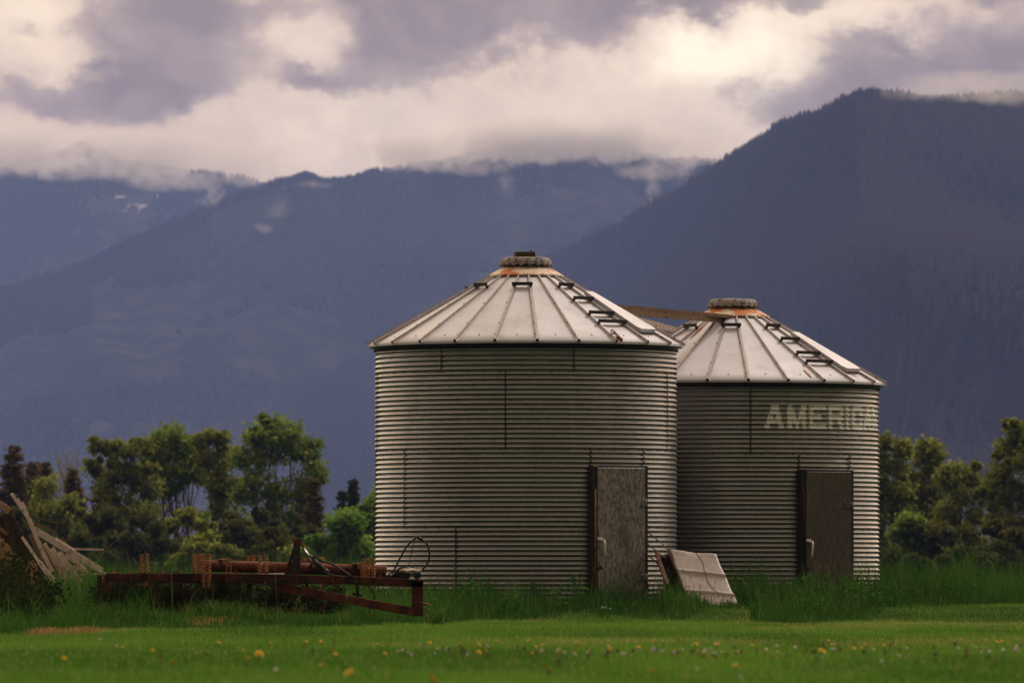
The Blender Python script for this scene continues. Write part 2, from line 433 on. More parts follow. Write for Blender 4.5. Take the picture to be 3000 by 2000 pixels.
# ------------------------------------------------------------------ setting: mountains with their forest
def mountain_mat(name, c1, c2):
    m_, n, b, oc, out = new_mat(name)
    a_ = n.node('ShaderNodeAttribute'); a_.attribute_name = 'tone'
    f = n.noise(n.mapping(oc, (1, 1, .5)), .02, 6, .6)
    c = n.mix(n.sstep(f, .35, .65), c1, c2)
    c = n.mix(n.sstep(a_.outputs['Fac'], .5, .9), c, (.52, .47, .44))
    n.put(b.inputs['Base Color'], c); b.inputs['Roughness'].default_value = 1; b.inputs['Specular IOR Level'].default_value = 0
    return m_

def mountain(name, ridge, Y, run, seed, c1, c2, ntree, th, bare, meadow=None):
    """ridge: (px,py) of the crest line as seen; a slope of depth `run` falls from it to the valley floor"""
    rp = np.array(ridge, float) * 1.27551
    npx = 420; nj = 150
    px = np.linspace(-900, 3900, npx); py = np.interp(px, rp[:, 0], rp[:, 1])
    Yn = Y if np.isscalar(Y) else np.mean(Y[1]); Yc = np.full(npx, float(Y)) if np.isscalar(Y) else np.interp(px, Y[0], Y[1]); Y = Yc
    X = (px - 1500) / F * Y; Zr = (1717 - py) / F * Y + CZ
    Zr = np.maximum(Zr, 3) + (fbm(px / 60., px * 0 + seed, seed) - .5) * 14 * Y / 14000 * sm(3, 60, Zr)
    def surf(ux, t):
        """ux fractional column, t 0 valley .. 1 crest"""
        xr = np.interp(ux, np.arange(npx), X); zr = np.interp(ux, np.arange(npx), Zr); yr = np.interp(ux, np.arange(npx), Yc)
        spur = fbm(xr / 330 + t * 1.3, t * 1.2 + seed, seed + 11, 4) - .47
        gul = fbm(xr / 90 - t * 2, t * 2.2 + seed, seed + 21, 3) - .44
        env = np.sin(np.pi * np.clip(t, 0, 1)) ** .7
        z = zr * (t ** 1.15) + env * (spur * 190 + gul * 75) * (zr / 700)
        y = yr - run * (1 - t) + env * spur * -900
        return xr * (y / yr) * .35 + xr * .65, y, z
    U, T = np.meshgrid(np.arange(npx), np.linspace(0, 1, nj))
    x, y, z = surf(U.ravel().astype(float), T.ravel())
    rock = np.zeros(len(x))
    for (bx, by, br, brr, k) in bare:
        sx = x / y * F + 1500; sy = 1717 - (z - CZ) / y * F
        d = ((sx - bx * 1.2755) / (br * 1.2755)) ** 2 + ((sy - by * 1.2755) / (brr * 1.2755)) ** 2
        rock = np.maximum(rock, np.exp(-d) * k)
    spk = fbm(x / 9, z / 16, seed + 5, 3)
    tone = rock * sm(.47, .64, spk) * .85
    V = np.stack([x, y, z], 1)
    # back side so the crest has thickness
    xb, yb, zb = X, Yc + run * .7, np.zeros(npx)
    V = np.concatenate([V, np.stack([xb, yb, zb], 1)]); tone = np.concatenate([tone, np.zeros(npx)])
    i = (np.arange(nj)[:, None] * npx + np.arange(npx - 1)[None]).ravel()
    Q = np.stack([i, i + 1, i + npx + 1, i + npx], 1)
    o = npmesh(name, V, Q, None, mountain_mat(name + "_soil", c1, c2), attr=tone, smooth=True)
    tag(o, kind='structure')
    # forest: every tree a small cone standing on the slope, one mass
    r = np.random.default_rng(seed)
    # crest row gets its own share so that the skyline is toothed
    nt = ntree; uu = r.uniform(0, npx - 1, nt); tt = np.sqrt(r.uniform(.02, 1.0, nt))
    ncr = nt // 12; tt[:ncr] = r.uniform(.985, 1.0, ncr)
    x, y, z = surf(uu, tt)
    sx = x / y * F + 1500; sy = 1717 - (z - CZ) / y * F
    keep = np.ones(nt, bool)
    for (bx, by, br, brr, k) in bare:
        d = ((sx - bx * 1.2755) / (br * 1.2755)) ** 2 + ((sy - by * 1.2755) / (brr * 1.2755)) ** 2
        keep &= ~((np.exp(-d) * k > .35) & (r.uniform(0, 1, nt) < .55))
    dens = fbm(x / 120, z / 90, seed + 9, 4); keep &= (dens > .36) | (tt > .985)
    x, y, z = x[keep], y[keep], z[keep]; nt = len(x)
    h = th * r.uniform(.55, 1.3, nt) * (Yn / 14000); wd = h * r.uniform(.22, .34, nt)
    ns = 5; ang = np.arange(ns) * 2 * np.pi / ns
    base = np.stack([x[:, None] + np.cos(ang)[None] * wd[:, None], y[:, None] + np.sin(ang)[None] * wd[:, None], np.repeat(z[:, None] - h[:, None] * .1, ns, 1)], -1)
    top = np.stack([x, y, z + h], -1)[:, None]
    V = np.concatenate([base, top], 1).reshape(-1, 3)
    b0 = np.arange(nt)[:, None] * (ns + 1)
    tri = np.stack([np.stack([b0[:, 0] + k, b0[:, 0] + (k + 1) % ns, b0[:, 0] + ns], 1) for k in range(ns)], 1).reshape(-1, 3)
    tone = np.repeat(np.clip(r.normal(.30, .16, nt) + (fbm(x / 170, z / 110, seed + 31) - .45) * 1.7, 0, 1), ns + 1)
    f = npmesh(name + "_forest", V, None, tri, leaf_mat(name + "_conifer", c1, c2, None, .1), attr=tone)
    tag(f, 'dark conifer forest covering the slopes of the ' + name.replace('_', ' '), 'forest', kind='stuff')

mountain("far_mountain", [(-700, 420), (-100, 408), (0, 395), (110, 372), (190, 335), (260, 370), (400, 395), (560, 420), (700, 460), (900, 560), (3000, 900)],
         12000, 2000, 3, (.018, .022, .016), (.065, .062, .044), 90000, 14,
         [(290, 455, 150, 60, 1.05), (60, 610, 80, 30, .3), (180, 540, 60, 30, .5)])
mountain("middle_mountain", [(-700, 900), (-200, 740), (0, 672), (100, 640), (200, 607), (300, 556), (430, 502), (560, 448), (640, 420), (690, 410), (760, 420), (800, 414), (850, 401), (950, 385), (1050, 372),
          (1150, 348), (1230, 330), (1300, 345), (1380, 320), (1450, 345), (1520, 372), (1600, 365), (1800, 420), (3000, 700)],
         10000, 2000, 5, (.012, .016, .013), (.048, .045, .034), 100000, 13,
         [(1225, 412, 46, 24, 1.3), (1335, 390, 34, 22, 1.1), (1300, 440, 140, 40, .45), (620, 520, 50, 30, .6)])
mountain("near_mountain", [(-700, 1400), (0, 1230), (800, 840), (1100, 665), (1300, 575), (1400, 525), (1500, 470), (1650, 385), (1740, 322), (1800, 286), (1880, 262), (1950, 231), (2010, 217), (2060, 224), (2100, 232),
          (2200, 236), (2352, 226), (2600, 215), (3200, 260)],
         ([1400, 2500], [9000, 5300]), 2000, 8, (.008, .010, .010), (.042, .034, .028), 110000, 13, [(2100, 830, 160, 40, .22), (1700, 800, 300, 60, .12)])

# ------------------------------------------------------------------ setting: haze and the clouds hanging on the crests
def haze():
    mb = MB(); mb.hexa([(x, y, z) for z in (-1.5, 900) for x, y in ((-9500, -60), (9500, -60), (9500, 13900), (-9500, 13900))])
    m_ = bpy.data.materials.new("haze_air"); m_.use_nodes = True; n = NT(m_.node_tree); n.n.clear()
    out = n.node('ShaderNodeOutputMaterial'); v = n.node('ShaderNodeVolumePrincipled')
    v.inputs['Color'].default_value = (.315, .445, 1.0, 1); v.inputs['Density'].default_value = HAZE; v.inputs['Anisotropy'].default_value = 0.1
    n.l.new(v.outputs[0], out.inputs['Volume'])
    tag(mb.build("haze", m_), kind='stuff')
HAZE = 5.9e-5
haze()

def cloud_bank(px, py, rx, ry, Y, dens, seed, label, soft=1.0, edge=.0):
    """low cloud caught on the crests: a lumpy volume, thinning to wisps at its rim (sizes in 2352-wide picture px at distance Y)"""
    k = 1.27551 * Y / F; c = at(px * 1.27551, py * 1.27551, Y)
    mb = MB(); mb.sm = True; A, B_, C = rx * k, max(rx, ry) * k * .55, ry * k
    n, m = 20, 12
    rows = [mb.addv([(c.x + A * math.sin(math.pi * j / m) * math.cos(math.tau * i / n), c.y + B_ * math.sin(math.pi * j / m) * math.sin(math.tau * i / n), c.z + C * math.cos(math.pi * j / m)) for i in range(n)]) for j in range(1, m)]
    t = mb.addv([(c.x, c.y, c.z + C)]); b = mb.addv([(c.x, c.y, c.z - C)])
    for i in range(n):
        i2 = (i + 1) % n; mb.face((t, rows[0] + i, rows[0] + i2)); mb.face((b, rows[-1] + i2, rows[-1] + i))
        for j in range(len(rows) - 1): mb.face((rows[j] + i, rows[j + 1] + i, rows[j + 1] + i2, rows[j] + i2))
    m_ = bpy.data.materials.new("cloud_vapour"); m_.use_nodes = True; g_ = NT(m_.node_tree); g_.n.clear()
    out = g_.node('ShaderNodeOutputMaterial'); v = g_.node('ShaderNodeVolumePrincipled')
    oc = g_.node('ShaderNodeTexCoord').outputs['Object']
    u = g_.mapping(oc, (1 / A, 1 / B_, 1 / C))
    ln = g_.node('ShaderNodeVectorMath', operation='LENGTH'); g_.l.new(u, ln.inputs[0]); rad = ln.outputs['Value']
    nz = g_.noise(g_.mapping(oc, (1, 1, 1), (seed * 171.3, 0, 0)), 1 / (40 * k * soft), 7, .62, .6)
    d = g_.add(g_.mul(g_.sub(1.0, rad), 1.15), g_.mul(g_.sub(nz, .5), 2.7 if rx > 100 else 3.8))
    d = g_.mul(g_.sstep(d, .12, .75 if rx > 100 else 1.3), g_.sstep(rad, 1.0, .72))
    g_.put(v.inputs['Density'], g_.mul(d, dens)); v.inputs['Color'].default_value = (1.0, .985, .97, 1); v.inputs['Anisotropy'].default_value = .55
    g_.l.new(v.outputs[0], out.inputs['Volume'])
    m_.cycles.volume_step_rate = .6
    tag(mb.build("cloud_bank", m_, None, c), label, kind='stuff')
for i, c_ in enumerate(((30, 345, 230, 80, 10100, .030), (330, 350, 230, 86, 10000, .028), (560, 378, 130, 62, 9950, .022), (150, 385, 150, 40, 9950, .016), (400, 415, 150, 34, 9900, .014),
        (960, 345, 190, 62, 8900, .036), (1200, 322, 220, 74, 8850, .05), (1420, 322, 200, 70, 8850, .048), (1580, 340, 150, 60, 8900, .024), (1080, 385, 120, 26, 8850, .014), (1500, 392, 120, 30, 8850, .012),
        (2260, 196, 260, 46, 5000, .011), (2110, 214, 120, 26, 5100, .010), (2300, 226, 140, 24, 4950, .010),
        (488, 440, 40, 46, 9700, .026), (470, 465, 34, 16, 9690, .022), (640, 478, 52, 34, 8900, .010), (606, 524, 40, 16, 8850, .018), (1500, 425, 26, 70, 8800, .018), (1160, 420, 34, 56, 8850, .012), (1560, 395, 60, 40, 8800, .012), (720, 425, 60, 14, 8900, .012))):
    cloud_bank(*c_, seed=i + 1, label="low cloud hanging on the mountain crest", soft=1.0 if c_[2] > 60 else .45)

# ------------------------------------------------------------------ grain bins
RW, RE, PIT = 2.14, 2.235, 0.0678
RING = PIT * 16
def wall_r(zrel, a, seed=0):
    """radius of the corrugated wall; the upper sheets lap 3 mm over the lower ones"""
    t = (np.asarray(zrel, float) / RING) % 1.0
    return RW - .0125 + .0132 * np.cos(2 * np.pi * (np.asarray(zrel) / PIT - .5)) + .0035 * (1 - t)

def make_bin(c, z_eave, label, vents, seams, letters=False, stain=0):
    cx, cy, z0 = c
    root = empty("grain_bin", c, label, "grain bin", "corrugated steel grain bins")
    Z0 = Vector(c); H = z_eave - z0 + .02
    # ---- wall
    nz = int(H / PIT * 8); na = 240
    zz = np.linspace(0, H, nz + 1); aa = np.arange(na) * 2 * np.pi / na
    A, Z = np.meshgrid(aa, zz); R = wall_r(Z, A)
    R = R + .006 * (vnoise(A * 5 + 50, Z * 2.2, 4 + stain) - .5) + .004 * (vnoise(A * 17 + 90, np.floor(Z / PIT) * 3.1, 8 + stain) - .5)
    V = np.stack([R * np.sin(A), -R * np.cos(A), Z], -1).reshape(-1, 3)
    i = np.arange(nz)[:, None] * na; k = np.arange(na)[None]; k2 = (k + 1) % na
    Q = np.stack([i + k, i + k2, i + na + k2, i + na + k], -1).reshape(-1, 4)
    wV, wQ = V, Q
    def wp(a, zr, off=0.0):
        r = float(wall_r(zr, a)) + off
        return Vector((cx + r * math.sin(a), cy - r * math.cos(a), z0 + zr))
    # ---- lap strips and bolts along the sheet seams
    mb = MB(); bb = MB()
    for (adeg, za, zb) in seams:
        a = math.radians(adeg); n_ = int((zb - za) / PIT * 8); hw = .010 / RW
        mb.sm = True; b = len(mb.v)
        for q in range(n_ + 1):
            zr = za + (zb - za) * q / n_
            mb.addv([wp(a - hw, zr, .0005), wp(a - hw, zr, .0045), wp(a + hw, zr, .0045), wp(a + hw, zr, .0005)])
        for q in range(n_):
            for e in range(3): mb.face((b + q * 4 + e, b + q * 4 + 4 + e, b + q * 4 + 5 + e, b + q * 4 + 1 + e))
        zr = za + PIT * .5
        while zr < zb:
            for sgn in (-.004, .004):
                zc = zr + (.25 * PIT if sgn > 0 else -.25 * PIT)
                bb.dome(wp(a + sgn, zc, .003), (math.sin(a), -math.cos(a), 0), .0125, .010, 6)
            zr += PIT
    zr = RING
    while zr < H - .1:
        for q in range(56):
            a = 2 * math.pi * (q + .5) / 56
            bb.dome(wp(a, zr + PIT * .12, .002), (math.sin(a), -math.cos(a), 0), .0125, .010, 6)
        zr += RING
    wall = npmesh("wall", wV, wQ, None, [M_WALL, M_BOLT], parent=root, smooth=True, extra=[(mb, 1, c), (bb, 1, c)])
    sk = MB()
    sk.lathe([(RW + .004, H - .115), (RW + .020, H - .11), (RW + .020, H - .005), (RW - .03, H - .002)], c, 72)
    sk.build("eave_shade_ring", M_DARKMETAL, root)  # dark band added to paint in the shade below the roof overhang
    # ---- roof
    zr_ = lambda r: z_eave + (RE - r) * math.tan(math.radians(29.3))
    Rc = .50; off = math.radians(3.9)
    rm = MB()
    for p in range(24):
        a1 = off + p * math.pi / 12; a2 = a1 + math.pi / 12
        n_ = 5
        b = len(rm.v); rows = 10
        for j in range(rows + 1):
            r = Rc - .03 + (RE - Rc + .03) * j / rows
            for q in range(n_ + 1):
                a = a1 + (a2 - a1) * q / n_
                # flat panel between seams: chord radius
                rc = r * math.cos(math.pi / 24) / math.cos(a - (a1 + a2) / 2)
                dz = -.010 * math.sin(math.pi * q / n_) * math.sin(math.pi * j / rows) * (0.6 + .8 * random.random() * (j % 2))
                rm.v.append((cx + rc * math.sin(a), cy - rc * math.cos(a), zr_(r) + dz))
        rm.sm = True
        for j in range(rows):
            for q in range(n_):
                o_ = b + j * (n_ + 1) + q; rm.face((o_, o_ + n_ + 1, o_ + n_ + 2, o_ + 1))
        rm.sm = False
        # turned-down eave edge
        e = []
        for q in range(n_ + 1):
            v = rm.v[b + rows * (n_ + 1) + q]; e.append(v)
        lo = rm.addv([(v[0] * 1.0, v[1], v[2] - .032) for v in e])
        inn = rm.addv([(cx + (v[0] - cx) * .955, cy + (v[1] - cy) * .955, v[2] - .026) for v in e])
        for q in range(n_):
            t = b + rows * (n_ + 1) + q
            rm.face((t, lo + q, lo + q + 1, t + 1)); rm.face((lo + q, inn + q, inn + q + 1, lo + q + 1))
        for q in (1, 2.5, 4):   # sheet bolts near the eave and up the panel edges
            pass
    roof = rm.build("roof", [M_ROOF], root)
    sl = math.radians(29.3)
    ribmesh = None
    for p in range(24):
        a = off + p * math.pi / 12
        d = Vector((math.sin(a), -math.cos(a), 0)); tz = Vector((0, 0, 1)); side = Vector((math.cos(a), math.sin(a), 0))
        if ribmesh is None:
            pr = [(-.034, -.004), (-.022, .012), (-.013, .040), (.013, .040), (.022, .012), (.034, -.004)]
            m2 = MB(); st = []
            up = (d * math.sin(sl) + tz * math.cos(sl))
            for r in (Rc - .01, RE + .018):
                sc = .72 if r < 1 else 1.0
                ce = d * r + tz * (zr_(r) - z0)
                st.append(m2.addv([ce + side * (q * sc) + up * (h_ * sc) for q, h_ in pr]))
            for q in range(5): m2.face((st[0] + q, st[1] + q, st[1] + q + 1, st[0] + q + 1))
            m2.cur = 1
            m2.face([st[1] + 5 - q for q in range(6)])
            for r in (RE - .12, RE - .42, RE - .95):
                m2.dome(d * r + tz * (zr_(r) - z0) + up * .030 - side * .022, up, .013, .012, 6)
            m2.cur = 1
            rr = RE - .16; mid = math.pi / 24
            dm = Vector((math.sin(a + mid), -math.cos(a + mid), 0))
            m2.dome(dm * rr * .99 + tz * (zr_(rr) - z0), up, .012, .01, 6)
            rib = m2.build("rib", [M_RIB, M_DARKMETAL], None)
            rib.parent = roof; ribmesh = rib.data
        else:
            rib = link("rib", ribmesh, roof)
            rib.rotation_euler = (0, 0, p * math.pi / 12)
    roof.location = (0, 0, 0)
    # roof mesh already sits in root space; ribs turn about the bin's axis
    # ---- ladder steps across pairs of ribs
    def step(pan, r, ex=.035):
        a = off + pan * math.pi / 12 + math.pi / 24
        d = Vector((math.sin(a), -math.cos(a), 0)); side = Vector((math.cos(a), math.sin(a), 0))
        wdt = 2 * r * math.sin(math.pi / 24) + 2 * ex
        ce = Vector((cx, cy, 0)) + d * r + Vector((0, 0, zr_(r) + .072))
        m3 = MB()
        M = Matrix((side, -d, Vector((0, 0, 1)))).transposed()
        m3.box(ce, (wdt, .006, .046), M, .002)
        m3.box(ce + Vector((0, 0, -.020)) - d * .030, (wdt, .054, .006), M)
        for s_ in (-1, 1): m3.box(ce + side * s_ * (wdt / 2 - .03) + Vector((0, 0, -.04)) - d * .02, (.035, .03, .05), M)
        m3.build("roof_step", M_DARKMETAL, root)
    for pan, r in vents: step(pan, r)
    # ---- raised hatch lid beside the ladder
    a = off + 3 * math.pi / 12 + math.pi / 24 + .02
    d = Vector((math.sin(a), -math.cos(a), 0)); side = Vector((math.cos(a), math.sin(a), 0)); up = d * math.sin(sl) + Vector((0, 0, 1)) * math.cos(sl)
    fall = (d * math.cos(sl) - Vector((0, 0, 1)) * math.sin(sl))
    r1, r2 = 1.02, 2.0
    hb = MB()
    def hp(r, k, h): return Vector((cx, cy, 0)) + d * r + Vector((0, 0, zr_(r))) + side * (k * (.14 + .10 * (r - r1))) + up * h
    top = [hp(r1, -.75, .075), hp(r2 - .06, -1, .075), hp(r2, -.8, .075), hp(r2, .8, .075), hp(r2 - .06, 1, .075), hp(r1, .75, .075)]
    low = [hp(r1, -.75, .02), hp(r2 - .06, -1, .02), hp(r2, -.8, .02), hp(r2, .8, .02), hp(r2 - .06, 1, .02), hp(r1, .75, .02)]
    t_ = hb.addv(top); l_ = hb.addv(low)
    hb.face([t_ + q for q in range(6)]); hb.face([l_ + 5 - q for q in range(6)])
    for q in range(6):
        j = (q + 1) % 6; hb.face((t_ + q, l_ + q, l_ + j, t_ + j))
    hat = hb.build("roof_hatch", M_ROOF, root)
    # ---- rusted collar and fluted vent cap
    cb = MB()
    prof = [(.545, zr_(.545) - z0 + .022), (.54, zr_(.54) - z0 + .040), (.42, zr_(.42) - z0 + .04), (.30, zr_(.30) - z0 + .035), (.27, zr_(.27) - z0 + .02)]
    cb.lathe(prof, c, 48, smooth=False)
    for q in range(24):
        a = off + math.pi / 24 + q * math.pi / 12
        cb.cur = 1; cb.dome(Vector((cx + .525 * math.sin(a), cy - .525 * math.cos(a), zr_(.525) + .036)), (math.sin(a) * .5, -math.cos(a) * .5, .85), .012, .01, 6)
    cb.build("roof_collar", [M_COLLAR, M_DARKMETAL], root)
    zt = zr_(.30) - z0 + .03
    vb = MB()
    vb.lathe([(.27, zt - .10), (.27, zt + .04)], c, 24)
    fl = lambda r, z, a: (r * (1 + (.065 * abs(math.sin(a * 10)) if r > .25 else 0) * min(1, max(0, (zt + .14 - z) / .08))), z - (.034 * abs(math.sin(a * 10)) if r > .31 else 0) * min(1, max(0, (zt + .12 - z) / .1)))
    vb.lathe([(.26, zt + .03), (.355, zt + .030), (.362, zt + .042), (.350, zt + .085), (.325, zt + .118), (.29, zt + .128), (.15, zt + .135), (.001, zt + .137)], c, 160, wob=fl, smooth=False)
    cap = vb.build("vent_cap", M_CAP, root)
    # ---- door
    aD = math.radians(36.9); d = Vector((math.sin(aD), -math.cos(aD), 0)); side = Vector((math.cos(aD), math.sin(aD), 0))
    M = Matrix((side, -d, Vector((0, 0, 1)))).transposed()
    dw, dh, db = .83, 1.82, .10
    base = Vector((cx, cy, z0))
    ce = base + d * (RW + .03) + Vector((0, 0, db + dh / 2))
    fr = MB()
    for s_ in (-1, 1): fr.box(ce + side * s_ * (dw / 2 + .035) - d * .035, (.07, .10, dh + .06), M, .004)
    fr.box(ce + Vector((0, 0, dh / 2 + .015)) - d * .035, (dw, .10, .03), M, .003)
    fr.cur = 1
    fr.tube([ce + side * (-dw / 2 - .035) + d * .028 + Vector((0, 0, z)) for z in (-dh / 2, 0, dh / 2 - .3)], .013, 6)
    fr.box(ce + side * (-dw / 2 - .035) + d * .03 + Vector((0, 0, dh / 2 + .015)), (.075, .03, .022), M, .004)
    frame = fr.build("door_frame", [M_DARKMETAL, M_BRACKET if not letters else M_WOODDK], root)
    dm = MB(); dm.box(ce + d * .022, (dw, .035, dh), M, .006)
    door = dm.build("door", M_DOOR if not letters else M_DOOR2, root)
    for zc in (.42, -.62):
        hb = MB(); hb.box(ce + side * (dw / 2 - .065) + d * .043 + Vector((0, 0, zc * dh / 1.82)), (.15, .008, .10), M, .002)
        hb.tube([ce + side * (dw / 2 + .012) + d * .045 + Vector((0, 0, zc + q)) for q in (-.06, .06)], .012, 8)
        hb.cur = 1
        for q in (-.09, -.06, -.03): hb.dome(ce + side * (dw / 2 + q) + d * .047 + Vector((0, 0, zc - .03)), d, .011, .008, 6)
        hb.build("hinge", [M_DOOR if not letters else M_DOOR2, M_DARKMETAL], door)
    hh = MB(); hz = -.11
    p0 = ce + side * (-dw / 2 - .02) + d * .055 + Vector((0, 0, hz + .03)); p1 = p0 + side * .10 + Vector((0, 0, -.015))
    tilt = .0 if not letters else -.03
    hh.beam(p0, p1, .03, .045, up=(0, 0, 1), chamfer=.006)
    hh.tube([p1 + d * .02, p1 + d * .03 + Vector((0, 0, -.06)) + side * (.005 + tilt * .3), p1 + d * .035 + Vector((0, 0, -.20)) + side * (.005 + tilt), p1 + d * .035 + Vector((0, 0, -.235)) + side * (.003 + tilt * 1.2)], [.017, .018, .016, .008], 8)
    hh.build("handle", M_HANDLE, door)
    lb = MB(); lb.box(ce + side * (-dw / 2 + .02) + d * .05 + Vector((0, 0, -.48)), (.10, .02, .025), M, .003)
    lb.tube([ce + side * (-dw / 2 + .0) + d * .06 + Vector((0, 0, -.44)), ce + side * (-dw / 2 + .075) + d * .065 + Vector((0, 0, -.50))], .008, 6)
    lb.build("latch", M_DARKMETAL, door)
    return root, wall, wp, cap

def ring_z(k): return RING * k
B1 = Vector((.198, 105.0, .2)); B2 = Vector((3.24, 108.7, .2))
H1 = 3.875; H2 = 3.43
az1 = lambda px: math.degrees(math.asin((px - 1541) / 447.0)); az2 = lambda px: math.degrees(math.asin((px - 2148) / 433.0))
steps = [(23, .86), (20, .86), (17, .86), (2, .86), (2, 1.22), (2, 1.60), (2, 1.83), (14, .86), (11, .86), (8, .86)]
bin1, wall1, wp1, cap1 = make_bin(B1, H1, "taller corrugated steel grain bin in front, with a wooden block on its vent cap", steps,
    [(az1(1293), ring_z(3), H1 - .2 - .05), (az1(1680), ring_z(3), H1 - .25), (az1(1480), ring_z(2), ring_z(3)), (az1(1957), ring_z(2), ring_z(3)),
     (az1(1184), ring_z(1), ring_z(2)), (az1(1728), ring_z(1) + .8, ring_z(2)), (az1(1884), ring_z(1) + .8, ring_z(2)), (az1(1335), 0, ring_z(1)), (az1(1560), ring_z(0), ring_z(1) * .3),
     (140, 0, ring_z(1)), (200, ring_z(1), ring_z(2)), (250, ring_z(2), ring_z(3)), (170, ring_z(2), ring_z(3)), (-80, ring_z(2), ring_z(3)), (-84, ring_z(1), ring_z(2)), (110, ring_z(1), ring_z(2))])
bin2, wall2, wp2, cap2 = make_bin(B2, H2, "shorter corrugated steel grain bin behind, with worn white lettering on its wall", steps,
    [(az2(2186), ring_z(2), H2 - .25), (az2(2328), ring_z(1) + .8, ring_z(2)), (az2(2481), ring_z(1) + .8, ring_z(2)), (az2(2575), ring_z(1), H2 - .25), (150, 0, ring_z(1)), (200, ring_z(1), ring_z(2)), (-60, ring_z(2), H2 - .25)], True, 5)
# wooden block left on top of the front bin's cap
mb = MB(); mb.box(B1 + Vector((-.02, 0, 5.155 - .2)), (.285, .2, .10), Matrix.Rotation(.12, 3, 'Z'), .012)
mb.box(B1 + Vector((.075, -.03, 5.213 - .2)), (.03, .03, .022), Matrix.Rotation(.5, 3, 'Z'), .004)
tag(mb.build("wooden_block", M_BLOCK, None, B1 + Vector((0, 0, 4.9))), "dark mossy wooden block lying on the vent cap of the taller grain bin", "block")

# worn lettering painted on the wall of the rear bin
GL = {'A': [[(.36, .74)], [(.27, .79)], [(.18, .44), (.60, .88)], [(.07, .94)], [(0, .28), (.74, 1)]],
      'M': [[(0, .28), (.73, 1)], [(0, .38), (.64, 1)], [(0, .47), (.57, 1)], [(0, .25), (.30, .70), (.76, 1)], [(0, .25), (.42, .60), (.76, 1)]],
      'E': [[(0, 1)], [(0, .24)], [(0, .70)], [(0, .24)], [(0, 1)]],
      'R': [[(0, .97)], [(0, .25), (.76, 1)], [(0, .97)], [(0, .25), (.62, .90)], [(0, .25), (.72, 1)]],
      'I': [[(0, 1)]] * 5,
      'C': [[(.05, 1)], [(0, .30), (.72, 1)], [(0, .28)], [(0, .30), (.72, 1)], [(.05, 1)]],
      'N': [[(0, .36), (.76, 1)], [(0, .48), (.76, 1)], [(0, .26), (.34, .62), (.76, 1)], [(0, .26), (.44, 1)], [(0, .26), (.58, 1)]]}
word = [('A', 10.6, 18.1), ('M', 19.8, 27.8), ('E', 29.3, 37.3), ('R', 38.7, 46.6), ('I', 48.2, 50.3), ('C', 51.9, 59.6), ('A', 61.0, 68.8), ('N', 70.4, 78.4)]
lt = MB(); zT = 2.3 + PIT * 0
zrow0 = round(((1717 - 1187) / F * (108.7 - 2.14) + .47 - .2) / PIT - .0)      # index of the topmost painted corrugation
for ch, a1, a2 in word:
    for row in range(11):
        spans = GL[ch][min(row, 4)] if row < 5 else [(s_, e_) for (s_, e_) in GL[ch][4 if row % 2 else 3] if e_ - s_ < .5]
        lt.cur = 0 if row < 5 else 1
        for (s_, e_) in spans:
            ja, jb = random.uniform(-.2, .2), random.uniform(-.2, .2)
            b1 = math.radians(a1 + (a2 - a1) * s_ + ja); b2 = math.radians(a1 + (a2 - a1) * e_ + jb)
            na = max(2, int((b2 - b1) / math.radians(.8))); nz = 8
            zc = (zrow0 - row) * PIT
            if row >= 5: b1 += .006 * random.random(); b2 -= .008 * random.random()
            lo_, hi_ = (-.52, .52) if row < 5 else (-.3, .3)
            bs = len(lt.v)
            for j in range(nz + 1):
                for q in range(na + 1): lt.v.append(tuple(wp2(b1 + (b2 - b1) * q / na, zc + PIT * (lo_ + (hi_ - lo_) * j / nz), .0035)))
            lt.sm = True
            for j in range(nz):
                for q in range(na):
                    if random.random() < (.035 if row < 5 else .12): continue     # flaked paint
                    o_ = bs + j * (na + 1) + q; lt.face((o_, o_ + 1, o_ + na + 2, o_ + na + 1))
lt.build("lettering", [M_WHITEPAINT, M_FADED], wall2)

# rust runs on the rear roof
zr2 = lambda r: H2 + (RE - r) * math.tan(math.radians(29.3))
def roof_run(adeg, r1, r2, wd):
    mb = MB(); a = math.radians(adeg); st = []
    n_ = 6
    for j in range(n_ + 1):
        r = r1 + (r2 - r1) * j / n_; k = wd * (1 - .6 * abs(2 * j / n_ - 1)) * random.uniform(.7, 1.1)
        ce = B2 + Vector((0, 0, -.2)) + Vector((math.sin(a), -math.cos(a), 0)) * r * .993 + Vector((0, 0, zr2(r) + .010))
        s_ = Vector((math.cos(a), math.sin(a), 0)) * k
        st.append(mb.addv([ce - s_, ce + s_]))
    for j in range(n_): mb.face((st[j], st[j + 1], st[j + 1] + 1, st[j] + 1))
    mb.build("rust_run", M_ROOFSTAIN, bin2)
roof_run(30, 1.95, 2.17, .022); roof_run(57.2, 2.0, 2.16, .016); roof_run(-41, .62, 1.5, .03); roof_run(-36.5, .6, 1.1, .02)

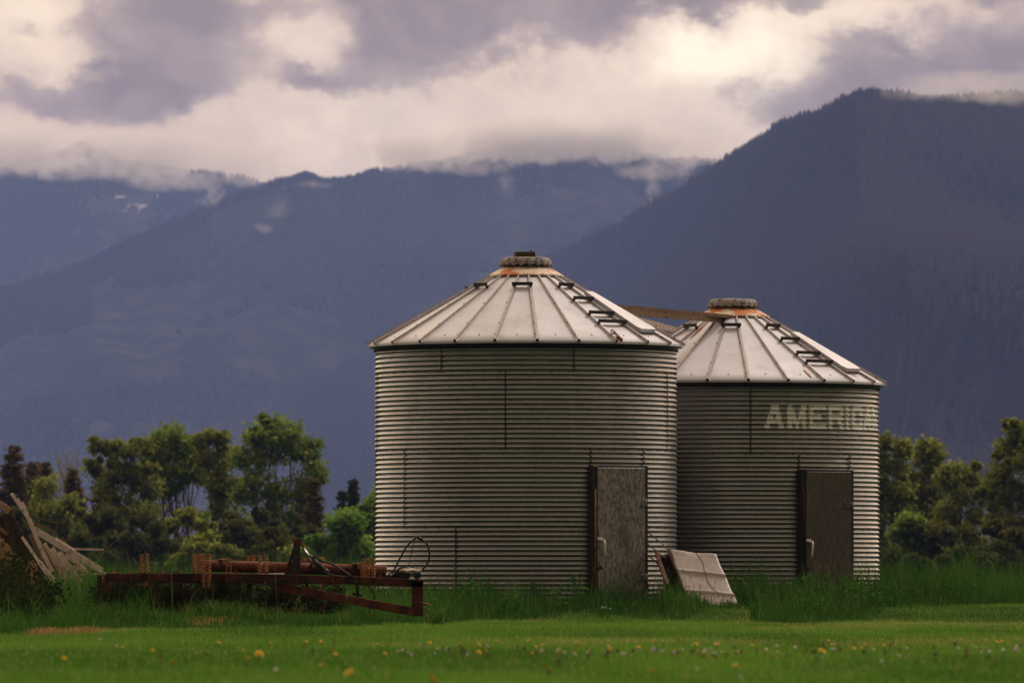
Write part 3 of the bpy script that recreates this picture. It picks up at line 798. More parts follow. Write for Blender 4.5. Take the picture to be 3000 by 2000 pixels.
# planks laid from roof to roof
def plank(name, a, b, w, h, mat, label, cat, group=None, up=(0, 0, 1), parts=1, bend=0.0):
    a = Vector(a); b = Vector(b); mb = MB(); n_ = 6
    x = (b - a).normalized(); y = Vector(up).cross(x).normalized(); z = x.cross(y)
    ring = []
    for j in range(n_ + 1):
        t = j / n_; p = a.lerp(b, t) + z * (bend * math.sin(math.pi * t)) + y * random.uniform(-.003, .003)
        ww = w * random.uniform(.94, 1.04); hh = h * random.uniform(.95, 1.04)
        if j in (0, n_): p = p + x * random.uniform(-.01, .01)
        sk = random.uniform(-.012, .012) if j in (0, n_) else 0
        ring.append(mb.addv([p - y * ww / 2 - z * hh / 2 + x * sk, p + y * ww / 2 - z * hh / 2 - x * sk, p + y * ww / 2 + z * hh / 2 + x * sk, p - y * ww / 2 + z * hh / 2 - x * sk]))
    for j in range(n_):
        for e in range(4):
            k = (e + 1) % 4; mb.face((ring[j] + e, ring[j + 1] + e, ring[j + 1] + k, ring[j] + k))
    mb.face([ring[0] + e for e in range(4)]); mb.face([ring[-1] + 3 - e for e in range(4)])
    o = mb.build(name, mat, None, (a + b) / 2)
    return tag(o, label, cat, group)
plank("plank", at(1790, 897, 105.2), at(2128, 927, 108.2), .14, .05, M_WOOD2, "long brown plank lying from the front roof to the collar of the rear bin", "plank", "planks between the two roofs")
plank("plank", at(1830, 915, 105.05), at(2118, 938, 108.12), .04, .075, M_WOOD2, "narrow brown plank on edge just under the long roof plank", "plank", "planks between the two roofs")
plank("plank", at(1840, 932, 106.9), at(1992, 972, 108.9), .1, .085, M_WOOD, "short pale plank behind the front roof, lower than the other roof planks", "plank", "planks between the two roofs")

# rusty chain end hanging over the eave of the front roof
mb = MB(); pts = [at(1796, 972, 103.25), at(1803, 976, 103.2), at(1810, 985, 103.15), at(1818, 992, 103.1)]
for q, p in enumerate(pts):
    M_ = Matrix.Rotation(q * 1.3, 3, 'X')
    ringp = [p + Matrix.Rotation(.7, 3, 'Y') @ (M_ @ Vector((.035 * math.cos(t), 0, .02 * math.sin(t)))) for t in [k * math.pi / 5 for k in range(11)]]
    mb.tube(ringp, .009, 6, cap=False)
mb.box(at(1815, 992, 103.05), (.10, .02, .05), Matrix.Rotation(.75, 3, 'Y'), .006)
tag(mb.build("chain", M_SPRING, None, pts[0]), "short rusty chain caught on the bottom ladder step of the front roof", "chain")

# ------------------------------------------------------------------ bent sheet leaning in the gap, its box and rods
def bent_sheet():
    tl, tr, br, bl = at(1962, 1610, 103.3), at(2097, 1623, 103.2), at(2186, 1822, 102.2), at(2036, 1815, 102.3)
    nu, nv = 24, 60; nrm = (tr - tl).cross(bl - tl).normalized()
    if nrm.y > 0: nrm = -nrm
    V = []
    for j in range(nv + 1):
        v = j / nv
        for i in range(nu + 1):
            u = i / nu
            p = tl.lerp(tr, u).lerp(bl.lerp(br, u), v)
            rib_ = sum(math.exp(-((v - c_ - .02 * (u - .5)) / .015) ** 2) * .032 for c_ in (.30, .585, .87))
            sag = -.008 * math.sin(math.pi * v)
            wav = .003 * math.sin(v * 21 + u * 2) * u + .003 * math.sin(u * 7 + v * 5)
            # left edge rises and falls with the ribs
            p = p + nrm * (rib_ + sag + wav) + (tr - tl) * (.010 * math.sin(v * 21) * (1 - u) + .006 * math.sin(v * 20 + 1) * u) + Vector((0, 0, .006 * math.sin(u * 9) if v < .05 else 0))
            V.append(p)
    mb = MB(); b1 = mb.addv(V); b2 = mb.addv([p - nrm * .004 for p in V]); mb.sm = True
    W = nu + 1
    for j in range(nv):
        for i in range(nu):
            o_ = j * W + i; mb.face((b1 + o_, b1 + o_ + 1, b1 + o_ + W + 1, b1 + o_ + W)); mb.face((b2 + o_ + W, b2 + o_ + W + 1, b2 + o_ + 1, b2 + o_))
    mb.sm = False
    edge = [i for i in range(W)] + [j * W + nu for j in range(1, nv + 1)] + [nv * W + i for i in range(nu - 1, -1, -1)] + [j * W for j in range(nv - 1, 0, -1)]
    for q in range(len(edge)):
        a, b = edge[q], edge[(q + 1) % len(edge)]; mb.face((b1 + b, b1 + a, b2 + a, b2 + b))
    # open crack running down the sheet
    mb.cur = 1
    cr = []
    for j in range(0, 37):
        v = j / nv; u = .56 + .05 * math.sin(v * 12) + .14 * v + .012 * math.sin(j * 2.1)
        i = u * nu; ia = int(i); p = V[j * W + ia].lerp(V[j * W + ia + 1], i - ia) + nrm * .004; cr.append(p)
    mb.tube(cr, .0028, 5)
    tag(mb.build("metal_sheet", [M_SHEET, M_WOODDK], None, bl), "pale ribbed sheet of metal, bent and cracked, leaning in the gap between the bins", "metal sheet")
bent_sheet()
bx = empty("broken_crate", at(1965, 1745, 103.3), "broken brown wooden frame behind the leaning metal sheet", "frame")
def part_beam(name, mat, par, a, b, w, h, ch=.004, up=(0, 0, 1)):
    mb = MB(); mb.beam(a, b, w, h, up, ch); return mb.build(name, mat, par)
part_beam("board", M_WOOD2, bx, at(1928, 1635, 103.35), at(1962, 1730, 102.9), .30, .05, up=(1, 0, .3))
part_beam("board", M_WOODDK, bx, at(1945, 1632, 103.55), at(1990, 1735, 103.2), .06, .13, up=(1, 0, .3))  # dark infill painted in as the shaded gap between the two brown boards
part_beam("board", M_WOOD2, bx, at(1962, 1618, 103.45), at(2003, 1722, 103.1), .2, .05, up=(1, 0, .3))
part_beam("rail", M_WOOD2, bx, at(1926, 1632, 103.5), at(1966, 1626, 103.5), .12, .05)
for (a, b, lab) in (((1890, 1553, 103.75), (1962, 1612, 103.4), "upper of the three thin rods leaning from the door to the metal sheet"),
                    ((1890, 1588, 103.7), (1945, 1632, 103.4), "middle of the three thin rods leaning from the door to the wooden frame"),
                    ((1890, 1621, 103.6), (1932, 1655, 103.3), "lowest of the three thin rods leaning from the door to the wooden frame")):
    mb = MB(); A, B_ = at(*a), at(*b); mb.tube([A, A.lerp(B_, .5) + Vector((0, 0, .012)), B_, B_ + (B_ - A) * .15], .009, 6)
    tag(mb.build("metal_rod", M_BOLT, None, B_), lab, "rod", "thin rods by the front door")
mb = MB(); A = at(1772, 1786, 101.2); mb.box(A + Vector((.08, 0, 0)), (.26, .08, .025), Matrix.Rotation(.16, 3, 'Y') @ Matrix.Rotation(.7, 3, 'X'), .006)
tag(mb.build("board_scrap", M_WHITEPAINT, None, A), "small white board scrap lying in the tall grass below the front door", "scrap")

# ------------------------------------------------------------------ rusty cultivator lying in the long grass
CY = 86.0
def q(px, py, dy=0.0): return at(px, py, CY + dy)
cult = empty("field_cultivator", (q(760, 1700).x, CY, 0), "rusty red field cultivator with coil springs, parked in the long grass before the bins", "farm implement")
def cpart(name, mb, mat, par=None): return mb.build(name, mat, par or cult)
# main beam: square tube, its top edge catching light, slightly bent
mb = MB()
pth = [(310, 1690), (560, 1690), (760, 1692), (1000, 1698), (1120, 1703), (1240, 1708)]
for (a, b) in zip(pth[:-1], pth[1:]):
    mb.beam(q(*a), q(b[0] + 1, b[1]), .10, .094, (0, 0, 1), .006)
main = cpart("main_beam", mb, M_RUSTDK)
for x_ in (385, 437, 665, 705, 870, 975):
    mb = MB(); mb.box(q(x_, 1691 if x_ < 800 else 1696), (.028, .116, .108), None, .004); cpart("clamp", mb, M_RUST)
# stencilled number on the beam
fc = bpy.data.curves.new("stencil", 'FONT'); fc.body = "TR-50L"; fc.size = .055; fc.extrude = .0008; fc.resolution_u = 2
fo = bpy.data.objects.new("tmp", fc); COL.objects.link(fo)
dg = bpy.context.evaluated_depsgraph_get(); fm = bpy.data.meshes.new_from_object(fo.evaluated_get(dg)); bpy.data.objects.remove(fo)
fm.materials.clear(); fm.materials.append(mat_mottled("stencil_paint", (.20, .15, .045), (.13, .08, .03), 40, .8))
st_ = link("stencil", fm, main); p_ = q(1034, 1705.5, -.0525) - cult.location; st_.location = p_; st_.rotation_euler = (math.pi / 2, math.radians(2), 0)
# rear beam parallel to the main one
mb = MB(); mb.beam(q(330, 1694, 1.1), q(1150, 1698, 1.1), .10, .10, (0, 0, 1), .006); cpart("rear_beam", mb, M_RUSTDK)
mb = MB(); mb.beam(q(300, 1714, .5), q(432, 1716, .5), .05, .04, (0, 0, 1), .004); mb.beam(q(292, 1684, .5), q(292, 1740, .5), .06, .06, (1, 0, 0), .004)
cpart("end_frame", mb, M_RUSTDK)
mb = MB(); mb.beam(q(311, 1684, .0), q(311, 1735, 0), .03, .05, (1, 0, 0), .004); cpart("end_post", mb, M_RUST)
# roller pipe
mb = MB()
A, B_ = q(600, 1656, .45), q(1133, 1672, .45); pr = .066
mb.tube([A.lerp(B_, t) for t in (0, .2, .4, .6, .8, 1)], pr, 24)
for t in (.17, .26, .66, .73, .985): mb.tube([A.lerp(B_, t), A.lerp(B_, t + .012)], pr * 1.06, 24)
pipe = cpart("roller_pipe", mb, M_RUST)
# coil springs
def spring(px, y0, y1, dy, rad=.024, turns=None, foot=False):
    b = q(px, y1, dy); t = q(px, y0, dy); h = t.z - b.z; turns = turns or max(6, int(h / .031))
    mb = MB(); n_ = turns * 10; lean = random.uniform(-.012, .012)
    mb.tube([b + Vector((rad * math.cos(k * math.tau / 10) + lean * k / n_, rad * math.sin(k * math.tau / 10), h * k / n_)) for k in range(n_ + 1)], .0056, 5)
    mb.tube([b - Vector((0, 0, .02)), t + Vector((lean, 0, .022))], .0035, 6)
    mb.box(t + Vector((lean, 0, .012)), (.045, .04, .012), None, .003); mb.box(b, (.048, .045, .012), None, .003)
    if foot: mb.box(b - Vector((0, 0, .035)), (.026, .03, .07), None, .004)
    return cpart("coil_spring", mb, M_SPRING)
for (px, y0, y1, dy, ft) in ((415, 1629, 1680, -.02, 0), (431, 1626, 1680, .0, 0), (569, 1628, 1676, .35, 0), (582, 1626, 1674, .3, 0), (592, 1629, 1676, .2, 0), (597, 1624, 1702, -.11, 1), (612, 1627, 1702, -.11, 1),
        (727, 1632, 1676, .6, 0), (741, 1629, 1676, .6, 0), (761, 1630, 1680, .2, 0), (779, 1628, 1680, .2, 0), (1063, 1642, 1688, .1, 0), (1077, 1640, 1689, .1, 0), (1094, 1642, 1690, .1, 0),
        (886, 1637, 1662, .75, 0), (901, 1637, 1662, .75, 0), (944, 1636, 1664, .75, 0)):
    spring(px, y0, y1, dy, foot=bool(ft))
# tan bearing brackets with slots round the pipe
def bracket(px, py, sc=1.0, mat=M_BRACKET, dy=.28):
    mb = MB(); c0 = q(px, py, dy); hw, hh, th = .032 * sc, .082 * sc, .02
    for z in (-1, 0, 1): mb.box(c0 + Vector((0, 0, z * (hh - .006))), (hw * 2, th, .013), None, .002)
    for x_ in (-1, 1): mb.box(c0 + Vector((x_ * (hw - .007), 0, 0)), (.014, th * .98, hh * 2 - .002), None, .002)
    mb.box(c0 + Vector((-hw * 1.5, .06, hh * .55)), (.05, .1, hh * .9), None, .008)
    mb.box(c0 + Vector((-hw * 2.2, .12, hh * .85)), (.12, .12, .02), None, .006)
    cpart("bearing_bracket", mb, mat)
bracket(670, 1656); bracket(1065, 1668); bracket(873, 1663, .95, M_RUST)
# mast with its clevis, hydraulic cylinder
mb = MB()
mb.hexa([q(853, 1684, .0), q(879, 1684, .0), q(879, 1684, .12), q(853, 1684, .12), q(861, 1588, .0), q(879, 1588, .0), q(879, 1588, .12), q(861, 1588, .12)])
mb.box(q(869, 1632, -.012), (.03, .02, .36), None, .004)
mast = cpart("mast", mb, M_DARKMETAL)
mb = MB()
for dy in (-.02, .12):
    c0 = q(873, 1587, dy); mb.tube([c0 - Vector((0, .012, 0)), c0 + Vector((0, .012, 0))], .036, 16)
mb.beam(q(865, 1578, .03), q(889, 1600, .05), .05, .02, (0, 0, 1), .004); mb.beam(q(878, 1584, .07), q(891, 1602, .07), .03, .02, (0, 0, 1), .004)
mb.tube([q(872, 1587, -.06), q(872, 1587, .18)], .012, 10); mb.box(q(862, 1582, -.03), (.018, .02, .035), None, .004)
cpart("clevis", mb, M_RUST, mast)
mb = MB(); mb.beam(q(838, 1684, .3), q(864, 1600, .08), .03, .05, (0, 1, 0), .004); cpart("brace", mb, M_RUSTDK)
mb = MB(); a, b = q(908, 1632, .03), q(955, 1674, .02)
mb.tube([a, b], .030, 20); d_ = (b - a).normalized(); mb.tube([a - d_ * .01, a + d_ * .035], .037, 20); mb.tube([b - d_ * .03, b + d_ * .03], .036, 20)
mb.beam(q(909, 1629, .03), q(928, 1631, .03), .03, .028, (0, 0, 1), .004); mb.tube([q(906, 1634, .0), q(914, 1650, -.04), q(907, 1664, .0)], .018, 8)
cyl = cpart("hydraulic_cylinder", mb, M_DARKMETAL)
mb = MB(); mb.tube([q(889, 1607, .05), q(910, 1634, .03)], .0155, 16); mb.build("piston_rod", M_CHROME, cyl)
mb = MB(); mb.tube([q(935, 1634, .04), q(947, 1639, .04)], .012, 8); mb.box(q(940, 1634, .05), (.05, .03, .02), None, .004); cpart("valve", mb, M_BRACKET)
def hose(pts, r=.0105):
    P = [q(*p) if len(p) == 3 else q(p[0], p[1], .0) for p in pts]; out = []
    for i in range(len(P) - 1):
        p0, p1, p2, p3 = P[max(i - 1, 0)], P[i], P[i + 1], P[min(i + 2, len(P) - 1)]
        for k in range(5):
            t = k / 5; out.append(.5 * ((2 * p1) + (p2 - p0) * t + (2 * p0 - 5 * p1 + 4 * p2 - p3) * t * t + (-p0 + 3 * p1 - 3 * p2 + p3) * t ** 3))
    out.append(P[-1]); mb = MB(); mb.tube(out, r, 8); return cpart("hydraulic_hose", mb, M_HOSE)
hose([(935, 1640, .03), (952, 1646, .0), (975, 1652, -.02), (1000, 1668, -.04), (1030, 1688, -.05)], .011)
hose([(952, 1676, .0), (968, 1683, -.03), (995, 1688, -.04)], .010)
hose([(1142, 1692, .0), (1150, 1678, -.01), (1165, 1648, -.02), (1185, 1610, -.02), (1202, 1588, -.02), (1218, 1576, -.02)], .0112)
hose([(1222, 1576, -.02), (1240, 1582, -.02), (1253, 1597, -.02), (1258, 1620, -.01), (1255, 1642, .0), (1244, 1660, .0), (1228, 1674, .02), (1200, 1682, .05)], .0112)
hose([(1214, 1580, .0), (1207, 1610, .0), (1200, 1640, .02), (1198, 1660, .05)], .0045)
hose([(1150, 1690, .02), (1165, 1668, .04), (1185, 1660, .06), (1205, 1656, .08), (1208, 1664, .1)], .0118)
hose([(1136, 1692, .05), (1140, 1680, .02), (1152, 1672, .0), (1160, 1682, .0)], .010)
mb = MB()
for (x_, y_, r_) in ((1212, 1579, .016), (1217, 1574, .013), (1224, 1571, .015), (1230, 1574, .012), (1234, 1577, .016)): mb.dome(q(x_, y_, -.03), (0, -1, .2), r_, r_ * 1.2, 8); mb.dome(q(x_, y_, -.03), (0, 1, -.2), r_, r_ * 1.2, 8)
mb.tube([q(1209, 1580, -.03), q(1217, 1574, -.03), q(1224, 1571, -.03), q(1236, 1578, -.03)], .012, 8)
mb.cur = 1
for (x_, y_) in ((1210, 1578), (1213, 1575), (1212, 1582), (1231, 1573), (1152, 1679), (1147, 1684)): mb.dome(q(x_, y_, -.048), (-.3, -1, .4), .007, .007, 6)
cpart("hose_coupling", mb, [M_DARKMETAL, M_BRASS])
# tool box of rusty plate behind the hoses, bracket ends
mb = MB(); mb.box(q(1180, 1683, .12), (.17, .16, .10), None, .02); mb.tube([q(1160, 1684, .05), q(1160, 1684, .2)], .05, 14); mb.tube([q(1222, 1684, .02), q(1222, 1684, .2)], .046, 14); cpart("hitch_box", mb, M_HOSE)
mb = MB(); mb.tube([q(1131, 1682, .2), q(1142, 1684, .2)], .014, 10); cpart("pin", mb, M_HANDLE)
for x_, y_, sx_, sz_ in ((940, 1716, .042, .026), (1091, 1721, .034, .026), (777, 1711, .032, .022), (428, 1710, .032, .04)):
    mb = MB(); mb.box(q(x_, y_, -.035), (sx_, .04, sz_), None, .005); mb.box(q(x_, y_ - 6, -.03), (.02, .03, .05)); cpart("lug", mb, M_SPRING)
for x_, y_, dy_ in ((334, 1678, .1), (470, 1676, .2), (520, 1680, .6), (690, 1676, .3), (835, 1679, .4), (1020, 1688, .3), (1112, 1694, .2)):
    mb = MB(); mb.box(q(x_, y_, dy_), (.05, .09, .02), Matrix.Rotation(random.uniform(-.3, .3), 3, 'Y'), .003); mb.tube([q(x_, y_, dy_), q(x_ + 1, y_ - 12, dy_)], .008, 6); mb.box(q(x_ + 1, y_ - 10, dy_), (.022, .022, .014), None, .003)
    cpart("bolt_plate", mb, random.choice([M_RUST, M_SPRING, M_RUSTDK]))
for x_, y0_, y1_, dy_ in ((452, 1690, 1760, .3), (528, 1694, 1775, .1), (612, 1694, 1765, .5), (728, 1696, 1768, .2), (802, 1700, 1770, .4), (900, 1706, 1765, .6), (1046, 1706, 1760, .9)):
    mb = MB(); mb.beam(q(x_, y0_, dy_), q(x_ + random.uniform(-14, 14), y1_, dy_), .05, .035, (1, 0, .1), .004); mb.beam(q(x_ - 12, y1_ - 22, dy_ + .03), q(x_ + 14, y1_ - 16, dy_ + .03), .06, .03, (0, 0, 1), .004)
    cpart("shank", mb, M_RUSTDK)
hose([(700, 1690, -.06), (720, 1704, -.07), (760, 1712, -.07), (800, 1706, -.07), (835, 1696, -.06)], .008)
hose([(470, 1682, .0), (500, 1672, .05), (535, 1680, .02), (560, 1700, -.06)], .007)
# post and drawbar
mb = MB(); mb.box(q(1223, 1752), (.135, .10, .41), None, .008); mb.tube([q(1222, 1768, -.06), q(1222, 1768, .0)], .016, 10); cpart("post", mb, M_RUSTDK)
mb = MB(); mb.beam(q(800, 1716, .05), q(1206, 1790, .0), .08, .10, (0, 0, 1), .006); cpart("drawbar", mb, M_RUST)
mb = MB(); mb.beam(q(1232, 1764, -.03), q(1260, 1772, -.06), .06, .02, (0, 0, 1), .004); mb.beam(q(1236, 1776, -.03), q(1258, 1786, -.06), .05, .014, (0, 0, 1), .004); cpart("hitch_claw", mb, M_RUST)
# spring tines under the frame
def tine(px, dy, y0=1704):
    mb = MB(); p0 = q(px, y0, dy); pts = []
    for k in range(13):
        a = -.5 + k / 12 * 2.9
        pts.append(p0 + Vector((.13 * math.sin(a) + .06, .0, -.15 + .13 * math.cos(a) - .05 * k / 12)))
    for a_, b_ in zip(pts[:-1], pts[1:]): mb.beam(a_, b_ + (b_ - a_) * .1, .045, .014, (0, 1, 0) if False else (1, 0, .01))
    mb.beam(pts[-1], pts[-1] + Vector((-.03, 0, -.10)), .06, .012, (1, 0, 0))
    return cpart("spring_tine", mb, M_RUSTDK)
for px, dy in ((350, .3), (430, .9), (500, .2), (575, 1.0), (640, .35), (700, .9), (770, .2), (815, .35), (838, .9), (860, .3), (960, .95), (1050, 1.1)): tine(px, dy)
for x_ in (380, 470, 560, 650, 740, 880):
    mb = MB(); mb.beam(q(x_, 1695, .04), q(x_ + 8, 1696, 1.06), .06, .06, (0, 0, 1), .005); cpart("cross_member", mb, M_RUSTDK)
# chunk of split wood resting on the implement
mb = MB(); V0 = q(1203, 1671, -.08)
ring = []
for j in range(9):
    t = j / 8 - .5; r_ = .022 * (1 - (2 * t) ** 4 * .55)
    ring.append(mb.addv([V0 + Vector((t * .255, .05 * math.cos(a) * (1 - abs(t)), r_ * math.sin(a) * (1 + .25 * math.sin(3 * a + j))  + .008 * math.sin(j * 1.7))) for a in [k * math.tau / 10 for k in range(10)]]))
for j in range(8):
    for k in range(10): mb.face((ring[j] + k, ring[j] + (k + 1) % 10, ring[j + 1] + (k + 1) % 10, ring[j + 1] + k))
mb.face([ring[0] + 9 - k for k in range(10)]); mb.face([ring[8] + k for k in range(10)])
tag(mb.build("wood_chunk", M_WOOD, None, V0), "pale split chunk of wood lying on the right end of the rusty cultivator", "wood chunk")
mb = MB(); mb.box(q(795, 1681, .25), (.30, .10, .02), Matrix.Rotation(-.02, 3, 'Y'), .004)
tag(mb.build("metal_strip", M_HANDLE, None, q(795, 1681, .25)), "pale metal strip lying on the cultivator beam under the roller pipe", "metal strip")

# ------------------------------------------------------------------ boards of the collapsed shed on the left
BY = 96.0
GB = "weathered boards of the collapsed shed"
def zc(x, y): return (x / 3.646, 1420 + y / 3.646)     # from the enlarged corner of the photograph
def board(a, b, w, t, lab, mat=M_WOOD, da=0.0, db=0.0, bend=0.0, up=None, cat="board"):
    A = at(*zc(*a), BY + da); B_ = at(*zc(*b), BY + db); d_ = (B_ - A).normalized()
    up = Vector((0, -1, 0)).cross(d_) if up is None else Vector(up)
    # the broad side faces the viewer
    return plank("board", A, B_, t, w, mat, lab, cat, GB, up=up, bend=bend)
board((122, 92), (330, 400), .040, .03, "long pale board standing tallest and steepest on the collapsed shed", da=.0, db=-.2)
board((310, 370), (565, 935), .052, .03, "long pale board under the tallest one, running down into the grass", da=-.2, db=-.4, bend=-.012)
board((188, 140), (290, 330), .030, .02, "short pale slat tucked behind the top of the tallest board", da=.15, db=.1)
board((235, 178), (296, 318), .036, .02, "short splintered slat right of the tallest board's top", da=.2, db=.15)
board((290, 318), (620, 415), .016, .02, "thin slat pointing right from the upper shed boards", M_WOOD2, da=.2, db=.5)
board((345, 405), (600, 505), .024, .02, "thin brown slat just above the thick grey beam", M_WOOD2, da=.2, db=.5)
board((365, 475), (1085, 915), .082, .06, "thick grey beam sloping down to the right across the shed boards", da=-.1, db=-.5, cat="beam")
board((590, 575), (800, 705), .045, .025, "pale splintered slab lying along the top of the thick grey beam", da=-.12, db=-.3)
board((770, 682), (1112, 690), .028, .04, "pale board pointing level to the right from behind the thick beam", da=.25, db=.3)
board((640, 588), (790, 572), .010, .02, "small brown stick lying level above the thick beam", M_WOOD2, da=.5, db=.5)
board((865, 555), (1005, 538), .014, .02, "small brown stick farthest right above the shed boards", M_WOOD2, da=.6, db=.6)
board((470, 640), (700, 1045), .075, .02, "broad pale board left of the knotty one, under the thick beam", da=.10, db=-.05)
board((545, 678), (770, 1045), .08, .02, "broad pale board with a knot, in the middle under the thick beam", da=.12, db=-.03)
board((630, 728), (830, 1045), .06, .02, "broad pale board, farthest right of the wide ones", da=.14, db=-.02)
board((425, 600), (665, 1045), .036, .03, "narrow brown board between the steepest board and the broad ones", M_WOOD2, da=.0, db=-.15)
board((650, 715), (870, 1035), .030, .03, "narrow board with a dark edge leaning over the broad boards", da=-.02, db=-.2)
board((700, 745), (900, 880), .055, .02, "pale board lying flatter under the lower half of the thick beam", da=.15, db=.1)
board((780, 880), (900, 905), .07, .02, "short wide board end near the grass under the thick beam", da=.12, db=.1)
board((865, 850), (945, 945), .026, .03, "short stick propped under the lower end of the thick beam", da=-.1, db=-.25)
board((840, 955), (1090, 945), .020, .12, "flat board lying level on the grass by the cultivator", da=.3, db=-.1)
board((1030, 900), (1130, 960), .035, .05, "short board end touching the left end of the cultivator", da=-.5, db=-.6)
board((235, 555), (430, 845), .036, .03, "long pale board reaching lowest into the grass", da=-.35, db=-.6)
board((415, 820), (640, 1110), .062, .03, "pale broken board with its foot deep in the grass", da=-.5, db=-.8)
board((322, 530), (480, 870), .052, .02, "brown board between the two longest pale boards", M_WOOD2, da=-.1, db=-.2)
board((238, 350), (300, 470), .026, .02, "short dark slat left of the tallest board", M_WOOD2, da=-.1, db=-.1)
board((-10, 190), (112, 290), .085, .06, "dark brown beam end at the left edge above the shed boards", M_WOOD2, da=.1, db=-.1, cat="beam")
board((28, 330), (75, 545), .045, .02, "dull board hanging nearly upright near the left edge", M_WOODDK, da=-.1, db=-.1)
board((4, 470), (90, 530), .045, .02, "short dull board lying across at the left edge", M_WOOD2, da=-.15, db=-.2)
board((100, 520), (145, 790), .09, .02, "wide dull board at the left behind the dry weeds", M_WOODDK, da=.05, db=-.1)
board((180, 460), (225, 720), .03, .02, "dark narrow board left of the lowest board", M_WOODDK, da=.05, db=.0)
board((385, 983), (480, 992), .022, .03, "small brown stick in the dark grass below the boards", M_WOOD2, da=-1.2, db=-1.2)
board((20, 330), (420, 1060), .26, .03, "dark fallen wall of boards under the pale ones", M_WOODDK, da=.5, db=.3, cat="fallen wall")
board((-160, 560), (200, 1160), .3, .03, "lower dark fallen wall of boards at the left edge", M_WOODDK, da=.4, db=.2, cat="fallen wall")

# ------------------------------------------------------------------ trees
def leaf_quads(P, size, r, flat=.0):
    """one small crossed leaf cluster card per point"""
    n_ = len(P); a = r.normal(size=(n_, 3)); a[:, 2] *= 1 - flat; a /= np.linalg.norm(a, axis=1)[:, None] + 1e-9
    b = r.normal(size=(n_, 3)); b = np.cross(a, b); b /= np.linalg.norm(b, axis=1)[:, None] + 1e-9
    s_ = (size * r.uniform(.6, 1.4, n_))[:, None]; t_ = s_ * r.uniform(.45, .8, n_)[:, None]
    V = np.stack([P - a * s_ * .5, P + b * t_ * .5, P + a * s_ * .5, P - b * t_ * .5], 1).reshape(-1, 3)
    return V, np.arange(n_ * 4).reshape(-1, 4)

def tree(name, label, group, px, ptop, pbase, wpx, Y, mat, lobes=None, dens=1.0, bark=M_BARK, leaf=.24, seed=0, lean=0.0, trunk_show=.3, stems=1, fill=1.0):
    """broadleaf tree; lobes: (dx,dy,r) in fractions of width / height measured from the top centre"""
    r = np.random.default_rng(seed + 100); py = random.Random(seed)
    base = at(px, pbase, Y); base.z = float(gz(base.x, Y)) ; k = Y / F
    H = (1717 - ptop) * k + CZ - base.z; W = wpx * k
    root = empty(name, base, label, "tree", group)
    if lobes is None:
        lobes = []
        for i in range(13):
            h = py.uniform(.06, .78); env = math.sin(math.pi * min(1, (h + .12) / .95)) ** .7
            lobes.append((py.uniform(-.40, .40) * env, h, py.uniform(.12, .22)))
    lobes = list(lobes)
    for i in range(2 * len(lobes) + 8):        # small clumps at the rims of the big ones break up their outline
        lx, ly, lr = lobes[py.randrange(len(lobes) if i == 0 else min(len(lobes), 40))]; a = py.uniform(0, math.tau)
        lobes.append((max(-.54, min(.54, lx + math.cos(a) * lr * 1.35)), max(.01, ly + math.sin(a) * lr * .75), lr * py.uniform(.25, .55)))
    pts = []; tn = []
    centers = []
    for (lx, ly, lr) in lobes:
        c = np.array([base.x + lx * W + lean * W * (1 - ly), Y + r.uniform(-.3, .3) * W, base.z + H * (1 - ly)])
        rad = lr * max(W, H * .55) * 1.2; centers.append((c, rad))
        # each lobe is a handful of clumps, so the outline is uneven and lets the background through
        ncl = int(17 * fill)
        for q_ in range(ncl):
            d = r.normal(size=3); d /= np.linalg.norm(d); cc = c + d * rad * r.uniform(.35, 1.0) * np.array([1, 1, .85]); cr = rad * r.uniform(.20, .44)
            m_ = int(dens * 24 * max(1.0, (cr / leaf) ** 1.6)) + 6
            p = r.normal(size=(m_, 3)) * cr * np.array([.95, .95, .72]) + cc
            pts.append(p); tn.append(np.clip(r.normal(py.uniform(.15, .8), .18, m_), 0, 1))
    P = np.concatenate(pts); T = np.concatenate(tn); ok = P[:, 2] > base.z + .1; P, T = P[ok], T[ok]
    V, Q = leaf_quads(P, leaf, r)
    npmesh("crown", V - np.array(base), Q, None, mat, parent=root, attr=np.repeat(T, 4))
    mb = MB(); tr = max(.10, H * .014)
    for s_ in range(stems):
        bx = base + Vector(((s_ - (stems - 1) / 2) * W * .09, 0, 0)); top = bx + Vector((lean * W * .7 + (s_ - (stems - 1) / 2) * W * .22, 0, H * .72))
        path = [bx - Vector((0, 0, .3))] + [bx.lerp(top, t) + Vector((py.uniform(-.03, .03) * W, py.uniform(-.03, .03) * W, 0)) for t in (.2, .4, .6, .8, 1)]
        mb.tube(path, [tr * 1.2, tr, tr * .8, tr * .6, tr * .4, tr * .15], 7)
        for (c, rad) in centers[s_::stems][:9]:
            if c[2] < base.z + H * .22: continue
            t = py.uniform(.2, .6); st = path[1].lerp(path[-1], t * min(1, (c[2] - base.z) / (H * .75))); e = Vector(c)
            if e.z < st.z + .2: continue
            mid = st.lerp(e, .5) + Vector((0, 0, -.06 * H * py.random()))
            mb.tube([st, mid, e], [tr * .42, tr * .28, tr * .1], 5, cap=False)
            for q_ in range(3):
                e2 = e + Vector((py.uniform(-1, 1), py.uniform(-1, 1), py.uniform(-.2, 1))) * rad * .9
                mb.tube([mid.lerp(e, py.uniform(.3, .9)), e2], [tr * .16, tr * .05], 4, cap=False)
    mb.build("trunk", bark, root)
    return root

